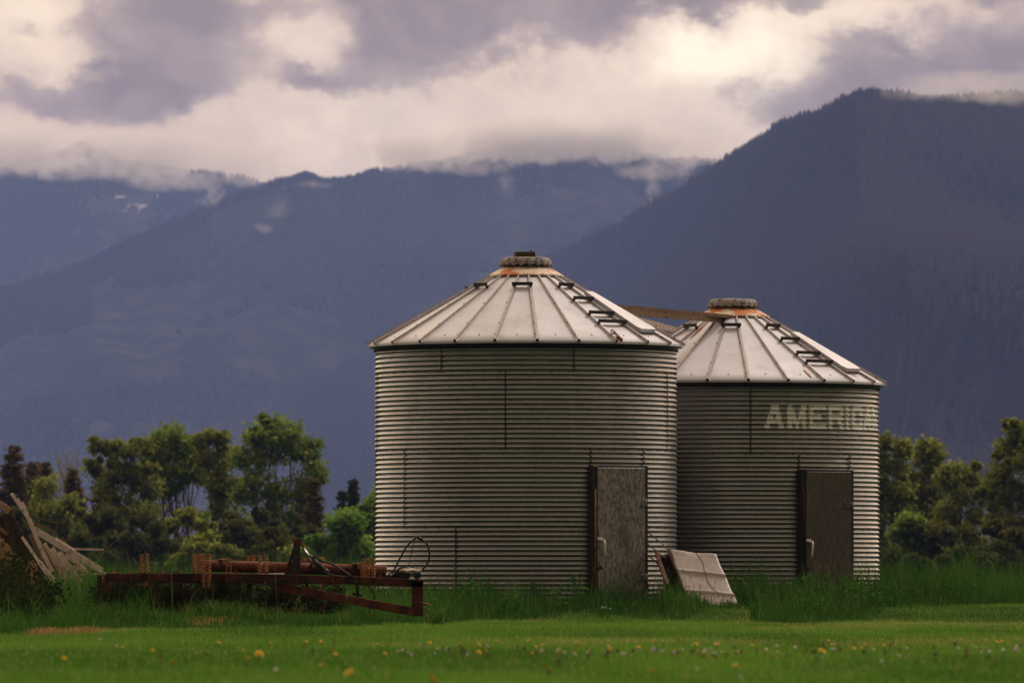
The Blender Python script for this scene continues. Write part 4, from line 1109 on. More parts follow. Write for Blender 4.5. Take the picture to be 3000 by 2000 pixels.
def conifer(label, group, px, ptop, pbase, wpx, Y, mat, seed=0, dens=1.0, blunt=0.0):
    r = np.random.default_rng(seed + 500); base = at(px, pbase, Y); base.z = float(gz(base.x, Y)); k = Y / F
    H = (1717 - ptop) * k + CZ - base.z; W = wpx * k
    root = empty("pine_tree", base, label, "tree", group)
    mb = MB(); mb.tube([base - Vector((0, 0, .3)), base + Vector((0, 0, H * .5)), base + Vector((0, 0, H * .98))], [H * .018, H * .011, .02], 7)
    pts = []; tn = []
    nw = int(26 * dens)
    for i in range(nw):
        t = (i + r.uniform(0, .8)) / nw; z = H * (.06 + .93 * t)
        R = W * .5 * ((1 - t) ** (.75 - .3 * blunt)) * r.uniform(.7, 1.15) + .08
        for b in range(r.integers(6, 9)):
            a = r.uniform(0, math.tau); L = R * r.uniform(.65, 1.1); m_ = int(10 + 26 * L)
            u = r.uniform(.12, 1, m_) ** .8
            x = base.x + np.cos(a) * L * u; y = base.y + np.sin(a) * L * u; zz = base.z + z - L * .28 * u + .12 * L * u ** 3
            w_ = .12 + .10 * L * (1.1 - u)
            pts.append(np.stack([x, y, zz], 1) + r.normal(size=(m_, 3)) * np.stack([w_, w_, w_ * .55], 1)); tn.append(np.clip(r.normal(r.uniform(.1, .7), .2, m_), 0, 1))
            mb.tube([(base.x, base.y, base.z + z), (base.x + math.cos(a) * L * .8, base.y + math.sin(a) * L * .8, base.z + z - L * .2)], [.035, .012], 4, cap=False)
    P = np.concatenate(pts); V, Q = leaf_quads(P, .26, r)
    npmesh("crown", V - np.array(base), Q, None, mat, parent=root, attr=np.repeat(np.concatenate(tn), 4))
    mb.build("trunk", M_BARK, root)
    return root

def bare_tree(label, group, px, ptop, pbase, wpx, Y, seed):
    r = random.Random(seed); base = at(px, pbase, Y); base.z = float(gz(base.x, Y)); k = Y / F
    H = (1717 - ptop) * k + CZ - base.z; W = wpx * k
    root = empty("bare_tree", base, label, "tree", group); mb = MB(); tw = MB()
    top = base + Vector((0, 0, H * .8)); mb.tube([base - Vector((0, 0, .2)), base.lerp(top, .5) + Vector((.1, 0, 0)), top], [.16, .1, .04], 7); mb.build("trunk", M_BARKPALE, root)
    for i in range(70):
        st = base + Vector((0, 0, H * r.uniform(.35, .8))); e = st + Vector((r.uniform(-.5, .5) * W, r.uniform(-.4, .4) * W, H * r.uniform(.10, .24)))
        e.z = min(e.z, base.z + H * r.uniform(.82, 1.0)); m_ = st.lerp(e, .5) + Vector((e - st).xyz * .0) + Vector(((e.x - st.x) * .25, 0, 0))
        tw.tube([st, m_, e], [.035, .022, .008], 4, cap=False)
        for q_ in range(3): tw.tube([m_, m_.lerp(e, .6) + Vector((r.uniform(-.3, .3), r.uniform(-.3, .3), r.uniform(.1, .5)))], [.014, .006], 4, cap=False)
    tw.build("twigs", M_BARKPALE, root)

GT = "trees beyond the field on the left"; GR = "trees beyond the field on the right"
TY = 430.0
conifer("dark brown blunt-topped pine at the left edge, behind the collapsed shed", GT, 40, 1306, 1700, 150, TY, M_NEEDLE_BROWN, 1, 1.2, 1.0)
conifer("dark broad pine just right of the one at the left edge", GT, 95, 1345, 1700, 120, TY + 12, M_NEEDLE_BROWN, 21, 1.1, .8)
conifer("slim brown pine with a pointed tip left of the bare tree", GT, 133, 1350, 1700, 80, TY + 6, M_NEEDLE_BROWN, 2, 1.1)
bare_tree("leafless tree of thin pale twigs standing up behind the pines", GT, 197, 1290, 1700, 80, TY + 25, 5)
conifer("brown rounded pine in front of the leafless tree", GT, 215, 1375, 1700, 120, TY - 8, M_NEEDLE_BROWN, 3, 1.1, .9)
tree("leafy_tree", "low dark leafy tree below the leafless one", GT, 175, 1400, 1700, 190, TY - 15, M_LEAF_OLIVE, None, 1, seed=31)
conifer("brown pine half hidden at the left of the tall cottonwoods", GT, 300, 1370, 1700, 120, TY + 4, M_NEEDLE_BROWN, 4, 1.0, .5)
tree("cottonwood_tree", "leftmost tall cottonwood, its loose crown split into several tips", GT, 362, 1284, 1700, 190, TY, M_LEAF_OLIVE,
     [(-.38, .06, .09), (-.44, .20, .10), (-.10, .07, .10), (.10, .10, .10), (.28, .05, .10), (.0, .25, .16), (-.25, .33, .14), (.28, .28, .15), (.05, .45, .18), (-.25, .52, .15), (.30, .5, .15), (0, .68, .2), (-.3, .72, .16), (.3, .74, .16), (0, .9, .2)], 1.0, seed=11, stems=2)
tree("cottonwood_tree", "cottonwood with a dense round crown and bare limbs showing below it", GT, 516, 1250, 1700, 165, TY + 10, M_LEAF,
     [(-.05, .08, .15), (-.30, .13, .13), (.25, .12, .14), (.40, .19, .11), (-.36, .24, .12), (.02, .24, .15), (.30, .28, .12), (-.15, .33, .11), (.34, .55, .10), (-.45, .50, .11)], 1.15, seed=12, stems=3)
tree("cottonwood_tree", "cottonwood with a thin ragged top between the two round crowns", GT, 645, 1268, 1700, 150, TY + 4, M_LEAF_OLIVE,
     [(-.30, .05, .08), (-.08, .03, .08), (.10, .05, .08), (-.2, .16, .11), (.12, .18, .12), (.36, .15, .1), (-.02, .30, .14), (.28, .34, .13), (.05, .46, .13), (.3, .55, .12), (.08, .66, .14)], 1.0, seed=13, stems=2, lean=-.1)
tree("cottonwood_tree", "largest cottonwood, its broad fresh green crown the highest on the left", GT, 806, 1220, 1700, 255, TY - 4, M_LEAF,
     [(-.02, .07, .14), (-.22, .11, .13), (.16, .12, .13), (-.05, .20, .15), (.28, .20, .12), (.42, .18, .09), (.46, .30, .10), (-.36, .24, .12), (.36, .40, .11), (-.20, .36, .12), (.12, .44, .12), (-.36, .46, .12), (.30, .54, .10), (-.05, .58, .14), (-.3, .66, .13), (.2, .70, .13), (-.1, .82, .15)], 1.15, seed=14, stems=3)
conifer("brown pine standing right of the largest cottonwood", GT, 921, 1396, 1700, 88, TY - 10, M_NEEDLE_BROWN, 6, 1.1, .2)
conifer("narrow dark spruce left of its taller twin, by the fresh green bushes", GT, 1003, 1434, 1700, 56, TY + 30, M_NEEDLE, 7)
conifer("taller narrow dark spruce close to the wall of the front bin", GT, 1035, 1404, 1700, 62, TY + 34, M_NEEDLE, 8)
tree("young_tree", "fresh bright green young tree touching the outline of the front bin", GT, 1068, 1446, 1715, 150, TY - 60, M_LEAF_FRESH, None, 1.3, M_BARKPALE, .24, seed=16, stems=3, fill=1.3)
tree("young_tree", "bright green low young tree left of the one by the bin", GT, 985, 1500, 1715, 165, TY - 66, M_LEAF_FRESH, None, 1.3, M_BARKPALE, .24, seed=17, stems=3, fill=1.3)
for i, (px, top, wd, dy, mt, lab) in enumerate(((250, 1560, 170, -40, M_LEAF_OLIVE, "low olive bush under the leftmost tall cottonwood"), (430, 1520, 190, -35, M_LEAF_OLIVE, "dark rounded bush between the first two cottonwoods"),
        (560, 1470, 150, -30, M_LEAF, "bush of mid height before the bare limbs of the round-crowned cottonwood"), (600, 1560, 190, -44, M_LEAF, "low green bush in front of the ragged cottonwood"),
        (715, 1530, 200, -38, M_LEAF_OLIVE, "dark bush beneath the left half of the largest cottonwood"), (830, 1560, 180, -42, M_LEAF_OLIVE, "low bush beneath the right half of the largest cottonwood"),
        (330, 1480, 150, -20, M_LEAF_OLIVE, "taller dark bush under the split-topped cottonwood"), (490, 1545, 150, -28, M_LEAF_OLIVE, "dark bush right of the one between the first two cottonwoods"),
        (660, 1500, 150, -24, M_LEAF_OLIVE, "taller dark bush under the ragged cottonwood"), (770, 1480, 150, -22, M_LEAF_OLIVE, "tallest dark bush, under the middle of the largest cottonwood"), (880, 1540, 120, -26, M_LEAF_OLIVE, "dark bush under the right rim of the largest cottonwood"), (130, 1530, 150, -26, M_LEAF_OLIVE, "dark bush under the slim brown pine"), (200, 1590, 140, -34, M_LEAF_OLIVE, "low dark bush right of the collapsed shed"),
        (910, 1590, 140, -46, M_LEAF, "small bush below the brown pine by the largest cottonwood"), (60, 1500, 190, -30, M_LEAF_OLIVE, "dark bush behind the collapsed shed at the left edge"))):
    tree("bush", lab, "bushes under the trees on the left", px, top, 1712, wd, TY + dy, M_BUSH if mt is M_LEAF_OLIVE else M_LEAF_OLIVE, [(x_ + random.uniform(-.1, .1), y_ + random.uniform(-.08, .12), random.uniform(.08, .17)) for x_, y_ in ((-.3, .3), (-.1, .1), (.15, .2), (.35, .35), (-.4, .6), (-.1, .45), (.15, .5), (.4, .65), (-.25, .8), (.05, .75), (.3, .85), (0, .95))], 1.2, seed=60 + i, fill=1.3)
for o_ in list(COL.objects):
    if o_.name.startswith("bush") and o_.type == 'EMPTY': o_['category'] = "bush"
# right-hand group
RY = 400.0
tree("cottonwood_tree", "tree with a yellowish crown right behind the wall of the rear bin", GR, 2600, 1276, 1712, 150, RY, M_LEAF_OLIVE,
     [(.0, .05, .10), (.3, .08, .09), (-.2, .12, .12), (.1, .2, .14), (-.3, .3, .14), (.2, .35, .14), (-.05, .45, .15), (.3, .55, .14), (-.3, .6, .15), (.0, .75, .17), (.3, .8, .15)], 1.1, seed=41, stems=2)
tree("cottonwood_tree", "tree with one slim tip, second from the rear bin", GR, 2715, 1295, 1712, 125, RY + 8, M_LEAF_OLIVE,
     [(.05, .04, .11), (-.05, .12, .13), (.15, .18, .14), (-.35, .24, .12), (-.1, .30, .16), (.25, .34, .16), (-.3, .45, .18), (.15, .5, .2), (-.1, .65, .22), (.3, .7, .2), (0, .85, .24)], 1.1, seed=42, stems=2)
tree("cottonwood_tree", "round-topped tree in the middle of the right-hand group", GR, 2815, 1350, 1712, 150, RY + 4, M_LEAF_OLIVE,
     [(-.1, .08, .13), (.2, .12, .13), (-.3, .15, .12), (.4, .25, .1), (.0, .28, .16), (-.25, .38, .16), (.28, .42, .14), (.0, .55, .18), (-.3, .62, .16), (.3, .7, .14), (0, .82, .2)], 1.0, seed=43, stems=3)
tree("cottonwood_tree", "dark tall tree cut off by the right edge of the view", GR, 3000, 1236, 1712, 260, RY - 12, M_LEAF_OLIVE,
     [(.0, .06, .12), (.2, .05, .14), (-.12, .14, .13), (-.2, .28, .12), (-.32, .33, .1), (.1, .25, .18), (-.38, .42, .09), (-.2, .45, .14), (.1, .45, .2), (-.3, .58, .12), (-.1, .62, .17), (.2, .65, .2), (-.25, .75, .15), (0, .82, .2), (.3, .85, .2)], 1.2, seed=44, stems=2)
tree("young_tree", "small lit green tree low beside the rear bin", GR, 2658, 1498, 1712, 90, RY - 40, M_LEAF, None, 1.1, M_BARKPALE, .26, seed=45, stems=2)
for i, (px, top, wd, dy, lab) in enumerate(((2640, 1600, 150, -48, "low dark bush nearest the rear bin on the right"), (2760, 1540, 200, -40, "dark bush below the slim-tipped tree"), (2880, 1520, 200, -44, "dark bush below the round-topped tree"), (2990, 1560, 200, -50, "dark bush at the right edge under the tall tree"), (2830, 1610, 180, -56, "lowest front bush of the right-hand group"))):
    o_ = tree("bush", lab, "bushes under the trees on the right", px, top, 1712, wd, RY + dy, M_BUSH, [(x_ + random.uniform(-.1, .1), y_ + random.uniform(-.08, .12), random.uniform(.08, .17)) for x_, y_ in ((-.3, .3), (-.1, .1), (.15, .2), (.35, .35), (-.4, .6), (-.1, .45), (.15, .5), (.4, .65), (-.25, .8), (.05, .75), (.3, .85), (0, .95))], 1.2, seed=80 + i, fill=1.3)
    o_['category'] = "bush"

# ------------------------------------------------------------------ grass
def bound(x, y):
    """distance at which the mown lawn ends, by picture column"""
    px = 1500 + x / y * F
    b = np.interp(px, [-300, -100, 150, 300, 900, 1200, 1330, 1700, 2000, 2100, 2190, 2225, 2350, 2600, 3000, 3300], [60, 64, 72, 78, 80, 86, 95, 99, 99, 101.6, 101.6, 94, 93, 101, 106, 107])
    return b + 3.0 * (vnoise(x * 1.3, y * .12, 77) - .5) + 2.4 * (vnoise(x * 4.1, y * .3, 79) - .5)

def blades(name, x, y, h, wd, tone, mat, r, bend=.5, label=None, base_z=None):
    n_ = len(x); z = gz(x, y) - .01 if base_z is None else base_z
    a = r.uniform(0, math.tau, n_); ca, sa = np.cos(a), np.sin(a)           # blade face direction
    la = r.uniform(0, math.tau, n_); bl = h * bend * r.uniform(.15, 1.0, n_)  # lean
    lx, ly = np.cos(la) * bl, np.sin(la) * bl
    P0 = np.stack([x, y, z], 1); side = np.stack([ca, sa, 0 * ca], 1) * wd[:, None] * .5
    mid = P0 + np.stack([lx * .3, ly * .3, h * .6], 1); tip = P0 + np.stack([lx, ly, h * np.sqrt(np.maximum(.2, 1 - (bend * .6) ** 2))], 1)
    V = np.stack([P0 - side, P0 + side, mid + side * .8, mid - side * .8, tip], 1).reshape(-1, 3)
    b = np.arange(n_)[:, None] * 5
    o = npmesh(name, V, b + np.array([[0, 1, 2, 3]]), b + np.array([[3, 2, 4]]), mat, attr=np.repeat(np.clip(tone, 0, 1), 5))
    tag(o, label, "grass", kind='stuff'); return o

r = np.random.default_rng(3)
# mown lawn
n_ = 430000
y = 31.5 + (112 - 31.5) * r.uniform(0, 1, n_) ** 1.25; x = r.uniform(-1, 1, n_) * (y * .078 + 1.4)
k = y < bound(x, y) + 1.0; x, y = x[k], y[k]; n_ = len(x)
patch = fbm(x * .9, y * .16, 5, 4)                           # long-mown streaks and drier patches
dryp = sm(.47, .60, fbm(x * .55 + 9, y * .10, 15, 4)) * sm(48, 66, y)
h = .045 * r.uniform(.55, 1.3, n_) * (.75 + .7 * patch) + .05 * sm(.52, .66, fbm(x * 2.2, y * .5, 35, 3)) * r.uniform(0, 1, n_)
tone = np.clip(r.normal(.33, .2, n_) + (patch - .47) * 1.5, 0, .7); dry = r.uniform(0, 1, n_) < .08 + .60 * dryp
tone[dry] = r.uniform(.8, 1, dry.sum())
blades("lawn_grass", x, y, h, .0042 * r.uniform(.8, 1.5, n_), tone, M_LAWN, r, .7, "short mown green lawn with drier yellowish streaks")
# tall uncut grass round the bins, the cultivator and the shed
nt_ = 28500; per = 22
ty = r.uniform(58, 118, nt_); tx = r.uniform(-1, 1, nt_) * (ty * .078 + 1.4); th_ = r.uniform(.4, 1.0, nt_) + .9 * r.uniform(0, 1, nt_) ** 5; tt_ = r.normal(0, .16, nt_)
n_ = nt_ * per; y = np.repeat(ty, per) + r.normal(0, .075, n_); x = np.repeat(tx, per) + r.normal(0, .075, n_); tuft = np.repeat(th_, per); ttone = np.repeat(tt_, per)
px = 1500 + x / y * F; bb_ = bound(x, y)
d1 = np.hypot(x - B1.x, y - B1.y); d2 = np.hypot(x - B2.x, y - B2.y)
k = (y > bb_) & (d1 > 2.2) & (d2 > 2.2) & (r.uniform(0, 1, n_) < np.interp(y, [60, 80, 100, 118], [1, .95, .9, .7]))
x, y, px, bb_, tuft, ttone = x[k], y[k], px[k], bb_[k], tuft[k], ttone[k]; n_ = len(x)
cl_ = fbm(x * 1.1, y * .5, 25, 4)
hmax = np.where(y < 84, .26, np.interp(px, [0, 150, 300, 900, 1150, 1300, 1700, 2000, 2200, 2500, 2700, 3000], [.40, .40, .34, .34, .36, .42, .44, .48, .46, .46, .47, .42]))
hmax = np.where((y > 90) & (px > 280) & (px < 1080), .34, hmax); hmax = np.where((y > 104) , .56, hmax)
hmax = np.where((px > 150) & (px < 288) & (y > 88) & (y < 95), .66, hmax)
h = tuft * hmax * (.45 + 1.1 * cl_) * r.uniform(.55, 1.15, n_) * (.22 + .78 * sm(0, 6.0, y - bb_))
h = np.where((px > 740) & (px < 1300) & (y < 87), np.minimum(h, .17), h)
h = np.maximum(h, .06)
tone = np.clip(r.normal(.35, .2, n_) + ttone + (cl_ - .45), 0, .7); dry = r.uniform(0, 1, n_) < .06; tone[dry] = r.uniform(.8, 1, dry.sum())
blades("tall_grass", x, y, h, .0075 * r.uniform(.7, 1.5, n_), tone, M_TALL, r, .55, "tall uncut green grass round the bins and the cultivator")
# seed stems and coarse dock leaves standing among it
ns_ = 900; sy = r.uniform(88, 108, ns_); sx_ = r.uniform(-1, 1, ns_) * sy * .072
k = (sy > bound(sx_, sy) + .6) & (np.hypot(sx_ - B1.x, sy - B1.y) > 2.25) & (np.hypot(sx_ - B2.x, sy - B2.y) > 2.25); sx_, sy = sx_[k], sy[k]
mb = MB()
for x_, y_ in zip(sx_, sy):
    b0 = Vector((x_, y_, float(gz(x_, y_)))); hh = random.uniform(.3, .62); t0 = b0 + Vector((random.uniform(-.1, .1), random.uniform(-.05, .05), hh))
    mb.tube([b0, b0.lerp(t0, .6) + Vector((random.uniform(-.02, .02), 0, 0)), t0], [.003, .0024, .0012], 3, cap=False)
    for q_ in range(4): mb.tube([t0 - Vector((0, 0, .018 * q_)), t0 - Vector((random.uniform(-.02, .02), 0, .018 * q_ - .02))], [.004, .0015], 3, cap=False)
M_SEEDSTEM = mat_mottled("seed_stem", (.07, .11, .03), (.20, .19, .07), 3, .9)
tag(mb.build("seed_stems", M_SEEDSTEM, None, (0, 95, 0)), "thin seeding stems standing among the tall grass by the bins", "grass", kind='stuff')
P = []
for i in range(130):
    x_, y_ = random.uniform(-6.5, 7.4), random.uniform(90, 106)
    if y_ < float(bound(np.array([x_]), np.array([y_]))[0]) + .5 or math.hypot(x_ - B1.x, y_ - B1.y) < 2.4 or math.hypot(x_ - B2.x, y_ - B2.y) < 2.4: continue
    P.append(r.normal(size=(60, 3)) * np.array([.10, .10, .09]) + np.array([x_, y_, float(gz(x_, y_)) + random.uniform(.12, .34)]))
P = np.concatenate(P); V, Q = leaf_quads(P, .06, r)
tag(npmesh("dock_leaves", V, Q, None, M_TALL, attr=np.repeat(r.uniform(0, .75, len(P)), 4)), "coarse weed leaves scattered through the tall grass", "weeds", kind='stuff')
hx, hy, hh_ = [], [], []
for px_, w_, n1, top_ in ((300, 30, 260, .30), (360, 26, 160, .24), (455, 30, 160, .22), (560, 26, 220, .30), (640, 40, 420, .34), (700, 30, 260, .30), (760, 30, 240, .26), (830, 36, 260, .22), (905, 36, 220, .20), (985, 26, 140, .2), (1010, 20, 140, .22), (1280, 22, 260, .26)):
    Yt = r.uniform(83.2, 85.4); hx.append((px_ - 1500) / F * Yt + r.normal(0, w_ / F * Yt * .5, n1)); hy.append(Yt + r.normal(0, .12, n1)); hh_.append(top_ * r.uniform(.35, 1.25, n1))
hx, hy, hh_ = map(np.concatenate, (hx, hy, hh_))
tn_ = np.clip(r.normal(.4, .25, len(hx)), 0, .75); tn_[r.uniform(0, 1, len(hx)) < .18] = .95
blades("grass_tufts", hx, hy, hh_, .0075 * r.uniform(.7, 1.5, len(hx)), tn_, M_TALL, r, .8, "rank tufts of grass standing in front of the cultivator")
# field beyond, seen only edge-on
n_ = 60000
y = 118 * (420 / 118.) ** r.uniform(0, 1, n_); x = r.uniform(-1, 1, n_) * (y * .075 + 1)
blades("field_grass", x, y, .34 * r.uniform(.5, 1.3, n_), .012 * y / 110 * r.uniform(.8, 1.5, n_), np.clip(r.normal(.4, .25, n_), 0, .8), M_TALL, r, .5, "rough field grass between the bins and the far trees")
# dead straw: lying thatch and standing stalks round the cultivator
xs, ys, hs, ts = [], [], [], []
for (px, py, wx, n0, hh) in ((150, 1862, 60, 700, .05), (250, 1858, 40, 300, .05), (415, 1835, 38, 900, .07), (660, 1825, 40, 700, .16), (620, 1840, 60, 500, .08), (880, 1825, 60, 900, .07), (960, 1828, 60, 500, .06), (1040, 1832, 50, 250, .05),
                             (545, 1800, 30, 60, .3), (680, 1780, 40, 120, .3), (360, 1780, 40, 60, .2), (790, 1790, 60, 120, .22), (500, 1790, 150, 120, .28), (1000, 1780, 80, 30, .25), (310, 1740, 25, 60, .15), (1275, 1810, 12, 60, .22)):
    Yb = CZ * F / (py - 1717); Yb = min(Yb, 89)
    n1 = int(n0); X = ((px + r.normal(0, wx * .5, n1)) - 1500) / F * Yb; Yy = Yb + r.normal(0, 1.0, n1)
    xs.append(X); ys.append(Yy); hs.append((hh if hh > .12 else hh * 2.3) * r.uniform(.4, 1.3, n1)); ts.append(r.uniform(0, 1, n1))
x, y, h, t = map(np.concatenate, (xs, ys, hs, ts))
blades("dry_grass", x, y, h, .006 * r.uniform(.7, 1.6, len(x)), t, M_DRY, r, 1.25, "dead straw-coloured grass lying and standing round the cultivator")
# long single stems and dead weeds
def stem(name, pts, rad, mat, lab, cat, group=None):
    mb = MB(); P = [Vector(p) for p in pts]; mb.tube(P, [rad * (1 - .7 * i / (len(P) - 1)) for i in range(len(P))], 5)
    if name == "grass_stem":
        e = P[-1]; d_ = (P[-1] - P[-2]).normalized()
        for i in range(7): mb.tube([e - d_ * .012 * i, e - d_ * .012 * i + Vector((random.uniform(-.012, .012), random.uniform(-.01, .01), .018))], [.003, .001], 4)
    tag(mb.build(name, mat, None, P[0]), lab, cat, group)
M_STEM = mat_mottled("green_straw", (.16, .16, .05), (.25, .22, .08), 9, .8)
for pts, lab in (([(165, 1778, 85), (215, 1718, 85.2), (262, 1672, 85.3), (310, 1612, 85.4), (369, 1551, 85.5)], "longest grass stem, leaning far right before the collapsed shed"),
                 ([(508, 1830, 85), (503, 1692, 85), (502, 1672, 85), (515, 1632, 85), (535, 1597, 85)], "single bent grass stem rising over the left half of the cultivator"),
                 ([(812, 1790, 85), (806, 1670, 85), (812, 1630, 85), (815, 1610, 85)], "reddish grass stem over the roller pipe left of the mast"),
                 ([(1007, 1775, 85), (1017, 1745, 85), (1024, 1730, 85)], "short stem before the drawbar of the cultivator"),
                 ([(630, 1700, 87), (629, 1640, 87), (630, 1592, 87)], "straight stem behind the left end of the roller pipe"),
                 ([(395, 1690, 87), (408, 1660, 87), (390, 1636, 87)], "kinked dead stem left of the first pair of coil springs"),
                 ([(1213, 1700, 85.6), (1213, 1660, 85.6), (1214, 1632, 85.6)], "thin stem standing before the wood chunk")):
    stem("grass_stem", [at(*p) for p in pts], .0048, M_STEM, lab, "grass stem", "long single stems by the cultivator")
def corn_weed(px, y0, y1, seed, lab):
    rr = random.Random(seed); mb = MB(); b = at(px, y1, 88.0); b.z = .0; t = at(px + rr.uniform(-6, 6), y0, 88.0)
    mb.tube([b, b.lerp(t, .5) + Vector((rr.uniform(-.03, .03), 0, 0)), t], [.008, .006, .003], 5)
    for i in range(26):
        p = b.lerp(t, rr.uniform(.35, 1)); d_ = Vector((rr.choice((-1, 1)) * rr.uniform(.02, .07), rr.uniform(-.05, .05), 0))
        pts = [p, p + d_ * .6 + Vector((0, 0, .03)), p + d_ + Vector((0, 0, -.005)), p + d_ * 1.15 + Vector((rr.uniform(-.02, .02), 0, -.06 * rr.random() - .02))]
        for a_, c_ in zip(pts[:-1], pts[1:]): mb.beam(a_, c_, .012, .003, (rr.uniform(-.4, .4), 1, .2))
    tag(mb.build("dead_weed", mat_mottled("dead_leaf", (.30, .18, .07), (.44, .30, .14), 30, .9), None, b), lab, "weed", "dead weeds before the shed")
corn_weed(6, 1575, 1800, 1, "dead pale weed with curled leaves at the very left edge")
corn_weed(16, 1590, 1800, 2, "dead weed with curled leaves just inside the left edge")
corn_weed(-4, 1640, 1800, 3, "shorter dead weed cut off by the left edge")
corn_weed(52, 1626, 1780, 4, "dead weed with a drooping curled tip before the dull boards")
corn_weed(90, 1642, 1780, 5, "small dead weed head left of the lowest pale board")
# dark leafy undergrowth in the left corner
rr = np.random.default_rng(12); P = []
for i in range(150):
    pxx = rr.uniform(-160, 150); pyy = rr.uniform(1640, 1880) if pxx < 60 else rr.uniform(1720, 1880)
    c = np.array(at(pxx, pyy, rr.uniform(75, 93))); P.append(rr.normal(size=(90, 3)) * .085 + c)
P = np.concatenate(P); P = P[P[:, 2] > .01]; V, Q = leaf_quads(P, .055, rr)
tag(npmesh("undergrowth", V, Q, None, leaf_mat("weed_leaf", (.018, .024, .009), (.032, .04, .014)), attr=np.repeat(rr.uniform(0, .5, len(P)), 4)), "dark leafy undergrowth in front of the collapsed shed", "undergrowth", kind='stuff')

# weeds and dead stalks through the cultivator; leaves coloured dark to add its shade
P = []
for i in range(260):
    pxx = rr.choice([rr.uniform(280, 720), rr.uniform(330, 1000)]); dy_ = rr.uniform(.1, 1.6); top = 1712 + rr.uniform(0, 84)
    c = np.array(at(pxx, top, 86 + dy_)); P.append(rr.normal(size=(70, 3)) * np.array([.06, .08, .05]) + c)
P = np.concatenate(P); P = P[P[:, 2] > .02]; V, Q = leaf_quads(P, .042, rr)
tag(npmesh("weeds", V, Q, None, bpy.data.materials["weed_leaf"], attr=np.repeat(rr.uniform(0, 1, len(P)), 4)), "leafy weeds under the cultivator frame, darkened to add its shade", "weeds", kind='stuff')
mb = MB()
for i in range(70):
    pxx = random.uniform(290, 960); b0 = at(pxx, 1800, 85.2 + random.uniform(-.4, 1.2)); b0.z = .05; hh = random.uniform(.12, .5) * (1 if pxx < 720 else .7)
    t0 = b0 + Vector((random.uniform(-.16, .16), 0, hh)); kx = b0.lerp(t0, random.uniform(.4, .8)) + Vector((random.uniform(-.05, .05), 0, 0))
    mb.tube([b0, kx, t0], [.0036, .0028, .0012], 4, cap=False)
    if random.random() < .6: mb.tube([kx, kx + Vector((random.uniform(-.12, .12), 0, random.uniform(-.06, .08)))], [.003, .001], 4, cap=False)
tag(mb.build("dead_stalks", mat_mottled("dead_stalk", (.10, .065, .03), (.24, .16, .075), 5, .9), None, (0, 85, 0)), "thin dead stalks standing and leaning among the cultivator's weeds", "weeds", kind='stuff')

# ------------------------------------------------------------------ flowers in the lawn
M_YEL = mat_mottled("dandelion_petal", (.70, .42, .010), (.80, .52, .02), 40, .7)
M_WHT = mat_mottled("seed_head", (.58, .56, .50), (.72, .69, .62), 60, .9)
M_STALK = mat_mottled("flower_stalk", (.10, .13, .035), (.14, .12, .05), 20, .8)
M_BROWNHEAD = mat_mottled("spent_head", (.12, .06, .035), (.18, .10, .06), 30, .9)
def flower_mesh(kind, seed):
    rr = random.Random(seed); mb = MB(); h = {'y': .095, 'w': .085, 'b': .08}[kind]
    mb.tube([(0, 0, -h), (.004, 0, -h * .4), (0, 0, 0)], [.0022, .002, .0022], 5); mb.cur = 1
    if kind == 'y':
        for ringn, rad, z in ((16, .021, .004), (13, .016, .008), (9, .009, .011)):
            for k in range(ringn):
                a = math.tau * k / ringn + rr.uniform(-.1, .1); c_, s_ = math.cos(a), math.sin(a); w = .0042; rd = rad * rr.uniform(.85, 1.1)
                b = mb.addv([(-s_ * w * .4, c_ * w * .4, 0), (s_ * w * .4, -c_ * w * .4, 0), (c_ * rd + s_ * w * .5, s_ * rd - c_ * w * .5, z), (c_ * rd - s_ * w * .5, s_ * rd + c_ * w * .5, z)])
                mb.face((b, b + 1, b + 2, b + 3))
        mb.dome((0, 0, .001), (0, 0, 1), .010, .012, 8)
    else:
        mb.dome((0, 0, -.004), (0, 0, 1), .011 if kind == 'w' else .008, .016, 8); mb.dome((0, 0, -.004), (0, 0, -1), .011 if kind == 'w' else .007, .012, 8)
        for k in range(14 if kind == 'w' else 6):
            a = rr.uniform(0, math.tau); e = rr.uniform(-.3, 1.4); d_ = Vector((math.cos(a) * math.cos(e), math.sin(a) * math.cos(e), math.sin(e)))
            mb.tube([d_ * .008, d_ * .0175], [.0016, .0022], 4)
    me_o = mb.build("tmp", [M_STALK, {'y': M_YEL, 'w': M_WHT, 'b': M_BROWNHEAD}[kind]]); me = me_o.data; bpy.data.objects.remove(me_o); return me
FM = {k_: [flower_mesh(k_, 3 * i + 1) for i in range(3)] for k_ in 'ywb'}
rr = random.Random(5); cnt = 0
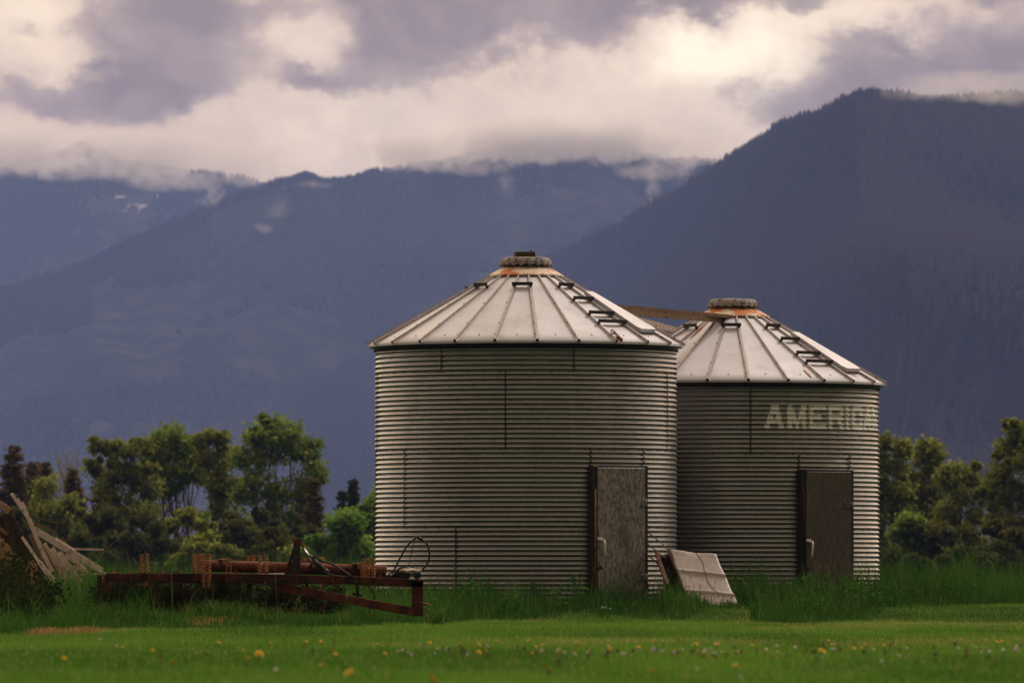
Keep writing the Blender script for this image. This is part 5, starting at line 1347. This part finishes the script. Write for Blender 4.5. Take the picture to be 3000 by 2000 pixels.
def flower(kind, px, py, lab, group, sc=1.0):
    hz = {'y': .095, 'w': .085, 'b': .08}[kind] * sc * .93
    Y = 50.0
    for _ in range(8): Y = (CZ - float(gz((px - 1500) / F * Y, Y)) - hz) * F / (py - 1717)
    X = (px - 1500) / F * Y
    o = link({'y': "dandelion", 'w': "seed_head", 'b': "spent_flower"}[kind], rr.choice(FM[kind])); o.location = (X, Y, float(gz(X, Y)) + hz); o.scale = (sc,) * 3
    o.rotation_euler = (rr.uniform(-.2, .3) + .45, rr.uniform(-.25, .25), rr.uniform(0, 6.28))
    tag(o, lab, {'y': "dandelion", 'w': "seed head", 'b': "flower"}[kind], group)
k_ = 1.27551
for px, py, lab in ((995, 1562, "yellow dandelion nearest the camera, at the bottom edge of the lawn"), (803, 1545, "yellow dandelion left of the nearest one, second from the bottom edge"),
                    (1887, 1495, "yellow dandelion alone on the lawn below the rear bin's door"), (597, 1500, "yellow dandelion on the lawn below the middle of the cultivator")):
    flower('y', px * k_, py * k_, lab, "yellow dandelions in the lawn", 1.15)
for px, py in ((452, 1498), (505, 1475), (868, 1478), (1110, 1490), (1456, 1496), (1487, 1497), (1708, 1498), (1688, 1527), (1345, 1480), (2117, 1492), (2190, 1478), (1500, 1470), (1140, 1470), (820, 1467), (1088, 1482), (1100, 1497), (1355, 1494),
               (1398, 1487), (930, 1491), (1590, 1496), (2030, 1480), (2250, 1490), (1845, 1496), (1232, 1484), (1278, 1462), (700, 1482), (350, 1492), (280, 1486), (1560, 1468), (1650, 1478), (1760, 1490), (1690, 1499), (985, 1475), (770, 1470), (2300, 1472), (1960, 1488), (1450, 1470), (620, 1476), (400, 1520), (1250, 1530), (2200, 1540), (1500, 1540), (150, 1510), (1985, 1478), (1020, 1462), (1190, 1463), (885, 1500), (1640, 1458), (1725, 1463), (1900, 1470)) + tuple((rr.uniform(420, 2330), 1466 + abs(rr.gauss(0, 24))) for _ in range(45)):
    flower('y', px * k_ + rr.uniform(-3, 3), py * k_, "small yellow dandelion flowering among many in the mown lawn", "small yellow dandelions in the lawn", rr.uniform(.55, .85))
for i in range(120):
    t = rr.random(); px = rr.uniform(900, 2380) if t < .8 else rr.uniform(200, 2380); py = 1492 + rr.gauss(0, 9) if t < .85 else rr.uniform(1465, 1555)
    kd = 'w' if rr.random() < .6 else 'b'
    if kd == 'w': flower('w', px * k_, max(py, 1455) * k_, "small white dandelion seed head standing among many in the lawn", "white seed heads in the lawn", rr.uniform(.5, .85))
    else: flower('b', px * k_, max(py, 1455) * k_, "small brown spent flower head standing in the lawn", "spent flower heads in the lawn", rr.uniform(.8, 1.1))
